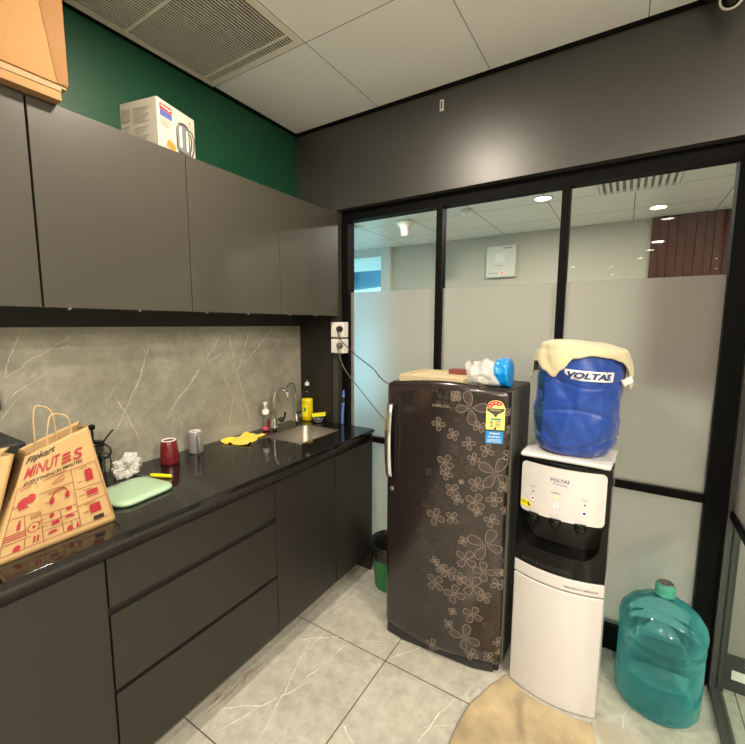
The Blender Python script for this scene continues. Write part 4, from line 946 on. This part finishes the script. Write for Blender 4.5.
for k in range(3): rect(bm, fe(.0028), -.8, 1.032+.005*k, .7, 1.0335+.005*k)
new_obj('lettering', bm, 'white_plastic', bs)

# things on the fridge
ZF = 1.2665
mat('wicker', (.62, .52, .33), .8, noise_amt=.3, nscale=90, bump=.9, bscale=180, bdist=.004)
mat('maroon', (.20, .05, .045), .5)
t = thing('woven_tray', 'flat woven straw tray lying on top of the fridge', 'tray', (1.06, -.24, 1.2415))
bm = B(); box(bm, .935, 1.225, -.345, -.085, 1.2438, 1.264); new_obj('base', bm, 'wicker', t, bevel=.004)
bm = B()
for q0 in range(2):
    for x0, x1, y0, y1 in ((.930, 1.230, -.352, -.338), (.930, 1.230, -.092, -.078), (.930, .944, -.338, -.092), (1.216, 1.230, -.338, -.092)): pass
rim = []
zr = 1.272
for (xa, ya, xb_, yb_) in ((.932, -.350, 1.228, -.350), (1.228, -.350, 1.228, -.080), (1.228, -.080, .932, -.080), (.932, -.080, .932, -.350)):
    L_ = math.hypot(xb_-xa, yb_-ya); n_ = int(L_/.006)
    for k in range(n_):
        x, y = xa+(xb_-xa)*(k+.5)/n_, ya+(yb_-ya)*(k+.5)/n_
        dx, dy = (.0036, .0052) if ya == yb_ else (.0052, .0036)
        box(bm, x-dx, x+dx, y-dy, y+dy, 1.243+.001*(k % 2), zr-.0025*(k % 2))
new_obj('plaited_rim', bm, 'wicker', t)
tag(new_obj('small_box', (lambda bm: (box(bm, 1.09, 1.19, -.15, -.095, 1.2645, 1.288), bm)[1])(B()), 'maroon', loc=(1.13, -.155, 1.263), bevel=.003), 'small dark red box lying on the woven tray', 'box')
# tissue packet
mat('packet_white', (.56, .55, .50), .45, bump=.6, bscale=50, bdist=.008); mat('packet_blue', (.0, .25, .70), .3, coat=.4, bump=.4, bscale=50, bdist=.006); film('packet_film', (.8, .82, .82), .42)
t = thing('tissue_packet', 'clear and blue plastic packet of white tissues on the fridge', 'packet', (1.32, -.255, 1.2415))
def pillow(bm, cx, cy, z0, lx, ly, h, seed, amp, q=3.2, n=22):
    rings = []
    for k in range(n+1):
        x = -1+2*k/n; e = max(.06, (1-abs(x)**q))
        ring = []
        for i in range(24):
            a = 2*PI*i/24; ca, sa = math.cos(a), math.sin(a)
            yy = math.copysign(abs(ca)**.55, ca)*ly/2*(e**.3); zz = (math.copysign(abs(sa)**.6, sa)*.5+.5)*h*(e**.5)
            p = Vector((cx+x*lx/2, cy+yy, z0+zz)); nn = noise.noise(p*28+Vector((seed, 0, 0)))*amp
            p += Vector((0, ca*nn, (sa*nn if sa > -.2 else 0))); p.z = max(p.z, z0); ring.append(p)
        rings.append(ring)
    loft(bm, rings)
bm = B(); pillow(bm, 1.300, -.265, 1.2440, .15, .10, .060, 1, .010); new_obj('tissues', bm, 'packet_white', t)
bm = B(); pillow(bm, 1.378, -.258, 1.2435, .070, .115, .116, 5, .016, q=8); new_obj('blue_end', bm, 'packet_blue', t)
bm = B(); pillow(bm, 1.312, -.262, 1.2425, .165, .112, .108, 9, .022); new_obj('clear_wrap', bm, 'packet_film', t)
bm = B(); prism(bm, [(1.225, -.27, 1.27), (1.26, -.27, 1.275), (1.262, -.27, 1.30), (1.228, -.27, 1.345), (1.212, -.27, 1.33)], (0, .004, 0)); new_obj('twisted_end', bm, 'packet_film', t)

# ------------------------------------------------------------ water dispenser
DL, DR = Vector((1.477, -.357, 0)), Vector((1.799, -.371, 0)); dd = DR-DL; dn = Vector((dd.y, -dd.x, 0)).normalized()
mat('disp_side', (.62, .61, .59), .35)
def dp(s, z, off=0, bow=.036): ss = min(max(s, 0), 1); return Vector((*(DL+dd*s).xy, z))+dn*(bow*(1-(2*ss-1)**2)+off)
def bowed(bm, s0, s1, z0, z1, o0, o1, n=16, bow=.036, rc=0, mi=0, outline=None):
    """solid following the bowed front between offsets o0 (back) and o1 (front)"""
    A = []
    for k in range(n+1):
        s = s0+(s1-s0)*k/n
        A.append([bm.verts.new(dp(s, z0, o1, bow)), bm.verts.new(dp(s, z1, o1, bow)), bm.verts.new(dp(s, z1, o0, bow if o0 > -.02 else 0)), bm.verts.new(dp(s, z0, o0, bow if o0 > -.02 else 0))])
    for a_, b_ in zip(A, A[1:]):
        for i in range(4): bm.faces.new((a_[i], a_[(i+1) % 4], b_[(i+1) % 4], b_[i])).material_index = mi
    bm.faces.new(A[0]).material_index = mi; bm.faces.new(A[-1][::-1]).material_index = mi
wd = thing('water_dispenser', 'white and black floor-standing water dispenser with lower cabinet', 'water dispenser', tuple(DL+dd/2-dn*.12))
def db(s, d, z): p = DL+dd*s-dn*d; return Vector((p.x, p.y, z))
bm = B(); prism(bm, [db(.015, .012, .012), db(.985, .012, .012), db(.985, .235, .012), db(.015, .235, .012)], (0, 0, .535)); prism(bm, [db(.015, .11, .547), db(.985, .11, .547), db(.985, .235, .547), db(.015, .235, .547)], (0, 0, .44))
new_obj('cabinet_body', bm, 'disp_side', wd, bevel=.003)
for s in (.1, .9):
    for d_ in (.03, .21):
        bm = B(); lathe(bm, db(s, d_, 0), [(.014, 0), (.014, .0125)], n=14); new_obj('foot', bm, 'black_plastic', wd)
bm = B(); bowed(bm, 0, 1, .003, .494, -.012, 0); new_obj('door', bm, 'white_gloss', wd, bevel=.006)
bm = B(); bowed(bm, .0, 1, .499, .549, -.012, 0); new_obj('tray_front', bm, 'white_gloss', wd, bevel=.004)
# black upper front as a frame around the niche
bm = B(); bowed(bm, .004, .996, .765, .985, -.11, -.002); A = []
def zU(s):
    q_ = min(s, 1-s)
    if q_ <= .07: return .765
    zb_ = .632; rr2 = .16
    if q_ < .07+rr2: k = 1-(q_-.07)/rr2; return zb_+.06*(1-math.sqrt(max(0, 1-k*k)))+.012*k
    return zb_
for k in range(81):
    s = .004+.992*k/80
    for ss in ((s,) if k not in (5, 6, 75, 74) else (s,)):
        A.append([bm.verts.new(dp(ss, .552, -.002)), bm.verts.new(dp(ss, zU(ss), -.002)), bm.verts.new(dp(ss, zU(ss), -.10)), bm.verts.new(dp(ss, .552, -.10))])
for a_, b_ in zip(A, A[1:]):
    for i in range(4): bm.faces.new((a_[i], a_[(i+1) % 4], b_[(i+1) % 4], b_[i]))
bm.faces.new(A[0]); bm.faces.new(A[-1][::-1])
new_obj('front_frame', bm, 'black_gloss', wd)
mat('niche_grey', (.022, .020, .018), .35)
bm = B(); bowed(bm, .05, .95, .60, .765, -.11, -.085, bow=.02); new_obj('niche_back', bm, 'niche_grey', wd)
bm = B()
for k in range(26):
    s = .10+.022*k; bowed(bm, s, s+.009, .563, .580, -.006, -.0008, n=1)
new_obj('drip_grille', bm, 'niche_grey', wd)
# white control panel with rounded corners
bm = B(); P_ = rrect(.292, .200, .018, 5); W_ = dd.length
fo = lambda off: (lambda x, y: dp(.5+x/W_, .872+y, off))
def curved_plate(bm, pts, o0, o1, f_, nx=18):
    xs = sorted({round(-.146+.292*k/nx, 5) for k in range(nx+1)})
    def yr(x):
        r = .018; ax = abs(x)
        if ax <= .146-r: return .100
        return .100-r+math.sqrt(max(0, r*r-(ax-(.146-r))**2))
    xs = [-.146, -.1445, -.141, -.136]+[x for x in xs if abs(x) < .13]+[.136, .141, .1445, .146]
    A = []
    for x in xs:
        y = yr(x); A.append([bm.verts.new(f_(o1)(x, -y)), bm.verts.new(f_(o1)(x, y)), bm.verts.new(f_(o0)(x, y)), bm.verts.new(f_(o0)(x, -y))])
    for a_, b_ in zip(A, A[1:]):
        for i in range(4): bm.faces.new((a_[i], a_[(i+1) % 4], b_[(i+1) % 4], b_[i]))
    bm.faces.new(A[0]); bm.faces.new(A[-1][::-1])
curved_plate(bm, P_, -.002, .003, fo); new_obj('control_panel', bm, 'white_gloss', wd)
f = fo(.0038); fx = lambda x, z, : f(x, z-.872)
mat('navy', (.02, .03, .16), .4); mat('led_amber', (.9, .75, .1), .3, emit=(1, .8, .1), estr=1.5); mat('pale_blue', (.45, .55, .65), .4); mat('sticker_yellow', (.85, .72, .0), .4)
bm = B(); put_text(bm, 'VOLTAS', fx, -.036, .920, .030, .933, bold=.012, shear=.25); put_text(bm, 'A TATA Product', fx, -.028, .908, .022, .914)
for x, z, s in ((-.098, .876, 'HOT'), (-.012, .873, 'NORMAL'), (.082, .867, 'COLD')): put_text(bm, s, fx, x-.010 if len(s) < 5 else x-.018, z, x+.010 if len(s) < 5 else x+.018, z+.005)
new_obj('panel_lettering', bm, 'navy', wd)
bm = B(); disc(bm, fx, -.098, .860, .0032); disc(bm, fx, .082, .850, .0032); new_obj('indicator', bm, 'print_dark', wd)
bm = B(); disc(bm, fx, -.012, .858, .0042); new_obj('indicator', bm, 'led_amber', wd)
for x, z, inner in ((-.098, .832, 'logo_red'), (-.012, .828, 'pale_blue'), (.082, .818, 'navy')):
    bm = B(); ring2(bm, fx, [(x+.011*math.cos(2*PI*i/20), z+.011*math.sin(2*PI*i/20)) for i in range(20)], .0015); disc(bm, lambda u, v: fo(.0034)(u, v-.872), x, z, .0105, mi=2)
    disc(bm, fx, x, z, .0055, .004 if inner == 'logo_red' else .0055, 8, mi=1); new_obj('touch_button', bm, ['pale_blue', inner, 'white_plastic'], wd)
bm = B()
for k in range(3): rect(bm, fx, -.1455+.014*k, .790, -.1455+.014*(k+1), .815)
tag(new_obj('warning_sticker', bm, 'sticker_yellow', loc=tuple(fo(.004)(-.12, -.07))), 'yellow warning sticker at the lower left of the dispenser panel', 'sticker')
ws = bpy.data.objects['warning_sticker']
bm = B(); g_ = lambda x, z: fo(.0044)(x, z-.872)
flat(bm, g_, [(-.120, .808), (-.114, .811), (-.106, .800), (-.108, .794), (-.114, .797)]); rect(bm, g_, -.143, .808, -.124, .811); rect(bm, g_, -.143, .801, -.124, .803)
new_obj('hand_symbol', bm, 'print_dark', ws)
for x in (-.092, -.012, .072):
    p = fo(-.03)(x, -.108); bm = B(); rings = []
    for r, dz in ((.020, .012), (.022, .0), (.020, -.012), (.012, -.022)): rings.append([Vector(p)+dd.normalized()*(r*1.0*math.cos(2*PI*i/20))+dn*(.035+ .018*math.sin(2*PI*i/20) - (.006 if dz < -.01 else 0))*1+Vector((0, 0, dz)) for i in range(20)])
    loft(bm, rings); o = new_obj('dispensing_tap', bm, 'black_gloss', wd, smooth=True)
    bm = B(); box(bm, p.x-.010, p.x+.010, p.y-dn.y*0-.048, p.y-.044, p.z-.006, p.z-.003); o2 = new_obj('tap_highlight', bm, 'chrome', o)
bm = B(); put_text(bm, 'MINI MAGIC SPRING-R', lambda u, v: dp(u, v, .0008), .60, .514, .94, .522, bold=.01); new_obj('model_lettering', bm, 'grey_rubber', wd)
# white top cap with raised collar
bm = B(); prism(bm, [db(.02, -.012, .987), db(.98, -.012, .987), db(1.0, .236, .987), db(0, .236, .987)], (0, 0, .018)); new_obj('top_cover', bm, 'disp_side', wd, bevel=.008)

# covered water jar
mat('cover_blue', (.008, .050, .30), .42, bump=.35, bscale=14, bdist=.02, sheen=.2); mat('cover_strap', (.01, .05, .10), .5)
mat('logo_white', (.78, .78, .76), .5)
JX, JY = 1.650, -.225; JH = .418
jr = thing('jar_cover', 'blue fabric cover over the water jar on the dispenser', 'jar cover', (JX, JY, 1.005))
def jc(a, t, off=0):
    """a angle (0 = +x), t 0..1 height"""
    prof = [(0, .108), (.03, .126), (.10, .142), (.30, .153), (.55, .150), (.80, .148), (.93, .143), (.985, .130), (1.0, .10)]
    for (t0, r0), (t1, r1) in zip(prof, prof[1:]):
        if t <= t1 or t1 == 1.0:
            k = (t-t0)/(t1-t0); k = max(0, min(1, k)); r = r0+(r1-r0)*k; break
    ca, sa = math.cos(a), math.sin(a); sq = (abs(ca)**3.2+abs(sa)**3.2)**(-1/3.2); r *= .55+.45*min(sq, 1.12)
    fold = .010*noise.noise(Vector((ca*2.2, sa*2.2, t*3.2)))+.006*abs(noise.noise(Vector((ca*4+3, sa*4, t*7))))
    fold += .004*math.sin(t*26+3*a)*max(0, noise.noise(Vector((ca*1.5, sa*1.5, t*2)))) 
    for t0, am in ((.70, .0045), (.40, .005), (.13, .006)): fold -= am*math.exp(-((t-t0-.05*math.sin(2.2*a+t0*9))/.012)**2)
    fold -= .005*abs(math.sin(3.1*a+t*5.5))**14
    r += fold*(1 if .02 < t < .98 else .3)+off
    lean = .010*t
    return Vector((JX+r*ca+lean*1.2, JY+r*sa, 1.006+JH*t+(.012*math.cos(a)*(-t))))
bm = B(); n = 120; rings = []
for k in range(81):
    t_ = k/80; rings.append([jc(2*PI*i/n, t_) for i in range(n)])
loft(bm, rings); new_obj('cover_body', bm, 'cover_blue', jr, smooth=True)
fj = lambda off: (lambda u, v: jc(-PI/2+u, v, off))
bm = B()
for k in range(24):
    for j_ in range(5): rect(bm, fj(.0045), -.24+1.10*k/24, .715+.0174*j_, -.24+1.10*(k+1)/24, .7324+.0174*j_)
new_obj('logo_panel', bm, 'logo_white', jr)
bm = B(); put_text(bm, 'VOLTAS', fj(.0085), -.17, .731, .79, .787, bold=.045, shear=.25); new_obj('logo_lettering', bm, 'navy', jr)
bm = B(); la = [[jc(-PI/2-.78+.10*math.cos(x), k/24, .0025) for x in (PI, 0)] for k in range(1, 24)]
loft(bm, la, False, False, closed=False); new_obj('zip_strip', bm, 'cover_strap', jr)
bm = B(); bx2 = jc(-PI/2-.80, .03, .004); tube(bm, [bx2+Vector((.02, 0, .03)), bx2+Vector((.03, -.012, .005)), bx2+Vector((.05, -.015, .0))], .004); new_obj('drawstring', bm, 'logo_white', jr, smooth=True)

# yellow towel draped on the covered jar
mat('towel', (.56, .49, .31), .95, noise_amt=.12, nscale=30, bump=.6, bscale=160, sheen=.4, bdist=.003)
mat('towel_tag', (.75, .73, .68), .7)
TW = thing('draped_towel', 'pale yellow towel draped over the blue jar cover', 'towel', (JX+.012, JY, 1.43))
def drop(a):
    """hanging length by direction"""
    ang = (math.degrees(a) % 360)
    pts = [(0, .13), (10, .10), (35, .05), (90, .04), (140, .05), (165, .11), (188, .135), (200, .06), (215, .055), (232, .085), (244, .105), (252, .075), (266, .028), (290, .012), (310, .016), (330, .028), (342, .06), (352, .13), (360, .13)]
    for (a0, l0), (a1, l1) in zip(pts, pts[1:]):
        if a0 <= ang <= a1: k = (ang-a0)/(a1-a0); k = k*k*(3-2*k); return l0+(l1-l0)*k
    return .05
bm = B(); n = 120; m_ = 26; rings = []
for j in range(1, m_+1):
    q0 = j/m_; ring = []
    for i in range(n):
        a = 2*PI*i/n; L_ = drop(a)+.0; topr = (jc(a, .985)-Vector((JX+.012, JY, 0))).xy.length
        total = topr+.012+L_; d_ = q0*total
        if d_ < topr:
            r = d_; z = 1.436-.012*math.cos(a)*(d_/topr)-.016*(d_/topr)**4+.004*noise.noise(Vector((r*math.cos(a)*14, r*math.sin(a)*14, 2)))
        else:
            h_ = d_-topr; z = 1.420-.012*math.cos(a)-h_; tt = max(.02, min(.97, (z-1.006)/JH))
            rr0 = (jc(a, tt)-Vector((JX+.012*tt, JY, 0))).xy.length
            flare = .16 if 165 < math.degrees(a) % 360 < 205 else (.10 if math.degrees(a) % 360 > 335 or math.degrees(a) % 360 < 20 else .03)
            r = max(topr, rr0)+.006+flare*h_+.003*math.sin(a*9)*min(1, h_/.03)
        ring.append((JX+.012+r*math.cos(a), JY+r*math.sin(a), z))
    rings.append(ring)
R_ = loft(bm, rings, False, False); cvt = bm.verts.new((JX+.012, JY, 1.436))
for i in range(n): bm.faces.new((cvt, R_[0][i], R_[0][(i+1) % n]))
o = new_obj('cloth', bm, 'towel', TW, smooth=True); sm = o.modifiers.new('s', 'SOLIDIFY'); sm.thickness = .005; sm.offset = 1
bm = B(); tg = Vector((JX+.150, JY-.075, 1.305)); prism(bm, [tg, tg+Vector((.03, -.01, .018)), tg+Vector((.038, -.012, .0)), tg+Vector((.012, -.004, -.022))], (0, .003, 0)); new_obj('care_label', bm, 'towel_tag', TW)

# ------------------------------------------------------------ water bottle on the floor
def tinted_plastic(name, col):
    m = bpy.data.materials.new(name); m.use_nodes = True; nt = m.node_tree; N = nt.nodes; L = nt.links
    N.clear(); o = N.new('ShaderNodeOutputMaterial')
    t = N.new('ShaderNodeBsdfTransparent'); t.inputs[0].default_value = (*col, 1)
    g = N.new('ShaderNodeBsdfGlossy'); g.inputs['Roughness'].default_value = .10
    d = N.new('ShaderNodeBsdfTranslucent'); d.inputs[0].default_value = (.20, .97, 1, 1)
    df = N.new('ShaderNodeBsdfDiffuse'); df.inputs[0].default_value = (.12, .82, .90, 1)
    ad = N.new('ShaderNodeMixShader'); ad.inputs[0].default_value = .5; L.new(d.outputs[0], ad.inputs[1]); L.new(df.outputs[0], ad.inputs[2])
    lw = N.new('ShaderNodeLayerWeight'); lw.inputs['Blend'].default_value = .35
    mr = N.new('ShaderNodeMapRange'); mr.inputs[3].default_value = .09; mr.inputs[4].default_value = .80; L.new(lw.outputs['Facing'], mr.inputs[0])
    m1 = N.new('ShaderNodeMixShader'); L.new(mr.outputs[0], m1.inputs[0]); L.new(t.outputs[0], m1.inputs[1]); L.new(ad.outputs[0], m1.inputs[2])
    f = N.new('ShaderNodeFresnel'); f.inputs['IOR'].default_value = 1.38
    m2 = N.new('ShaderNodeMixShader'); L.new(f.outputs[0], m2.inputs[0]); L.new(m1.outputs[0], m2.inputs[1]); L.new(g.outputs[0], m2.inputs[2])
    n = N.new('ShaderNodeTexNoise'); n.inputs['Scale'].default_value = 22; tc = N.new('ShaderNodeTexCoord'); L.new(tc.outputs['Object'], n.inputs['Vector'])
    bp = N.new('ShaderNodeBump'); bp.inputs['Strength'].default_value = .5; bp.inputs['Distance'].default_value = .01; L.new(n.outputs['Fac'], bp.inputs['Height']); L.new(bp.outputs['Normal'], g.inputs['Normal'])
    L.new(m2.outputs[0], o.inputs[0]); MATS[name] = m
tinted_plastic('teal_plastic', (.68, .96, .98)); clear_glass('water_body', (.86, .985, .99), 1.2)
mat('teal_cap', (.10, .55, .42), .35, trans=.2); 
WX, WY = 1.999, -.137
wb = thing('water_bottle', 'large translucent teal water bottle standing on the floor by the glass corner', 'water bottle', (WX, WY, 0))
prof = [(.118, .0), (.132, .006), (.140, .022), (.138, .040), (.142, .048), (.142, .17), (.141, .245), (.1375, .252), (.142, .262), (.1425, .285), (.138, .293), (.143, .303), (.145, .335), (.139, .362), (.118, .392), (.085, .418), (.052, .436), (.034, .446), (.029, .455), (.029, .470)]
bm = B(); lathe(bm, (WX, WY, .001), prof, n=64, cap0=False, cap1=False)
lathe(bm, (WX, WY, .001), [(.001, .018), (.08, .014), (.118, .0)], n=64, cap0=False, cap1=False)
new_obj('bottle_body', bm, 'teal_plastic', wb, smooth=True)
bm = B(); lathe(bm, (WX, WY, .001), [(.001, .150), (.136, .150), (.137, .152), (.138, .05), (.134, .03), (.10, .02), (.001, .02)], n=48, cap0=False, cap1=False); new_obj('water', bm, 'water_body', wb, smooth=True)
bm = B(); lathe(bm, (WX, WY, .001), [(.0305, .452), (.034, .455), (.034, .465), (.031, .468), (.0335, .472), (.0335, .485), (.029, .498), (.027, .500)], n=32); new_obj('neck_cap', bm, 'teal_cap', wb, smooth=True)
bm = B(); lathe(bm, (WX, WY, .501), [(.026, 0), (.026, .0015), (.018, .002)], n=24); new_obj('foil_seal', bm, 'alu', wb, smooth=True)
bm = B()
for k in range(5):
    a = 2*PI*k/5+.3; disc(bm, lambda u, v: (u, v, .5042), WX+.015*math.cos(a), WY+.015*math.sin(a), .0045, .0035, 8)
new_obj('seal_print', bm, 'print_dark', wb)

# ------------------------------------------------------------ things on the floor
mat('mat_tan', (.36, .285, .165), .95, noise_amt=.85, nscale=6, bump=.8, bscale=110, sheen=.4, bdist=.004)
def floor_cloth():
    bm = B(); n = 60; R = []
    for j in range(n+1):
        v = j/n; row = []
        for i in range(n+1):
            u = i/n
            L0 = Vector((1.462-.10*math.sin(min(v*1.4, 1)*PI/2)-.0*v, -.352-.50*v)); 
            R0 = Vector((1.790+.12*v, -.397-.46*v))
            p = L0*(1-u)+R0*u
            if v < .5: p.y -= .040*(4*u*(1-u))*(1-v*2)
            z = .0012+.010*max(0, noise.noise(Vector((u*3.2, v*3.4, .3)))+.12)+.020*math.exp(-((u-.27-.42*v)/.05)**2)*min(1, v*6)+.003*noise.noise(Vector((u*14, v*14, 1)))
            row.append(bm.verts.new((p.x+.006*noise.noise(Vector((v*8, 1, u))), p.y, max(z, .001))))
        R.append(row)
    for j in range(n):
        for i in range(n): bm.faces.new((R[j][i], R[j][i+1], R[j+1][i+1], R[j+1][i]))
    bmesh.ops.recalc_face_normals(bm, faces=bm.faces[:])
    if sum(f.normal.z for f in bm.faces) < 0: bmesh.ops.reverse_faces(bm, faces=bm.faces[:])
    g = bmesh.ops.extrude_face_region(bm, geom=bm.faces[:])
    for v in [x for x in g['geom'] if isinstance(x, bmesh.types.BMVert)]: v.co.z += .004
    return bm
tag(new_obj('floor_towel', floor_cloth(), 'mat_tan', smooth=True, loc=(1.6, -.6, 0)), 'stained tan towel spread on the floor in front of the dispenser', 'towel')
mat('grey_board', (.36, .34, .27), .7, noise_amt=.1, nscale=30)
bm = B(); prism(bm, [(1.80, -.362, .0005), (1.93, -.356, .0005), (1.95, -.50, .0005), (1.84, -.50, .0005)], (0, 0, .0006)); tag(new_obj('floor_board', bm, 'grey_board', loc=(1.87, -.42, 0)), 'thin grey sheet on the floor between the tan towel and the water bottle', 'sheet')
mat('straw', (.20, .12, .05), .8)
bm = B(); rs = random.Random(5)
for k in range(26):
    y = -1.15+.22*rs.random(); x = .505+.03*rs.random()+.08*(y+1.1)*0; L_ = .02+.05*rs.random(); a = rs.uniform(-.25, .25)+PI/2
    tube(bm, [(x, y, .0015), (x+L_*math.cos(a), y+L_*math.sin(a), .0018)], .0007, n=4, sub=1)
o = new_obj('straw_bits', bm, 'straw', loc=(.52, -1.05, 0)); tag(o, 'brown straw bits swept along the foot of the drawer cabinet', 'debris'); o['kind'] = 'stuff'

# ------------------------------------------------------------ light
def area(name, loc, rot, sx, sy, power, col, shape='RECTANGLE', spread=None):
    l = bpy.data.lights.new(name, 'AREA'); l.shape = shape; l.size = sx
    if shape in ('RECTANGLE', 'ELLIPSE'): l.size_y = sy
    l.energy = power; l.color = col
    if spread: l.spread = spread
    o = bpy.data.objects.new(name, l); o.location = loc; o.rotation_euler = rot; C.objects.link(o); return o
WARM = (1, .87, .70)
for x, y, z, pw in ((.9, -1.15, H, 27), (2.9, -1.6, H, 42), (4.2, -1.9, H, 62), (2.0, -2.9, H, 30), (3.5, -3.0, H, 64), (2.1, -4.95, H, 66), (4.0, -5.2, H, 70)):
    area('downlight_and_fill', (x, y, z-.012), (0, 0, 0), .13, 0, pw, WARM, 'DISK')
area('downlight_and_fill', (1.183, 1.562, 2.49), (0, 0, 0), .11, 0, 22, (1, .93, .82), 'DISK')
for x, y in ((2.9, 1.2), (-.1, 1.2), (4.6, 1.4)): area('downlight_and_fill', (x, y, 2.49), (0, 0, 0), .11, 0, 27, (1, .93, .80), 'DISK')  # added fill lamps without fixtures, brightening the neighbouring room
w = bpy.data.worlds.new('w'); bpy.context.scene.world = w; w.use_nodes = True
bg = w.node_tree.nodes['Background']; bg.inputs[0].default_value = (.38, .78, .95, 1); bg.inputs[1].default_value = 1.7

# ------------------------------------------------------------ camera
cam = bpy.data.cameras.new('camera'); co = bpy.data.objects.new('camera', cam); C.objects.link(co)
yaw, pitch, roll = .5664, -.1177, .0022
fw = Vector((-math.sin(yaw)*math.cos(pitch), math.cos(yaw)*math.cos(pitch), math.sin(pitch)))
rt = Vector((math.cos(yaw), math.sin(yaw), 0)); up = rt.cross(fw)
r2 = rt*math.cos(roll)+up*math.sin(roll); u2 = up*math.cos(roll)-rt*math.sin(roll)
M = Matrix((r2, u2, -fw)).transposed().to_4x4(); M.translation = Vector((1.8005, -2.0048, 1.5045)); co.matrix_world = M
cam.sensor_width = 36; cam.lens = 403.43*36/745; cam.shift_x = (372.5-367.0)/745; cam.shift_y = (371.65-372)/745; cam.clip_start = .02
sc = bpy.context.scene; sc.camera = co
sc.view_settings.view_transform = 'Standard'; sc.view_settings.look = 'None'; sc.view_settings.gamma = 1; sc.view_settings.use_curve_mapping = False
sc.view_settings.exposure = 0.24
for o in bpy.data.objects:
    if '_o' in o: del o['_o']
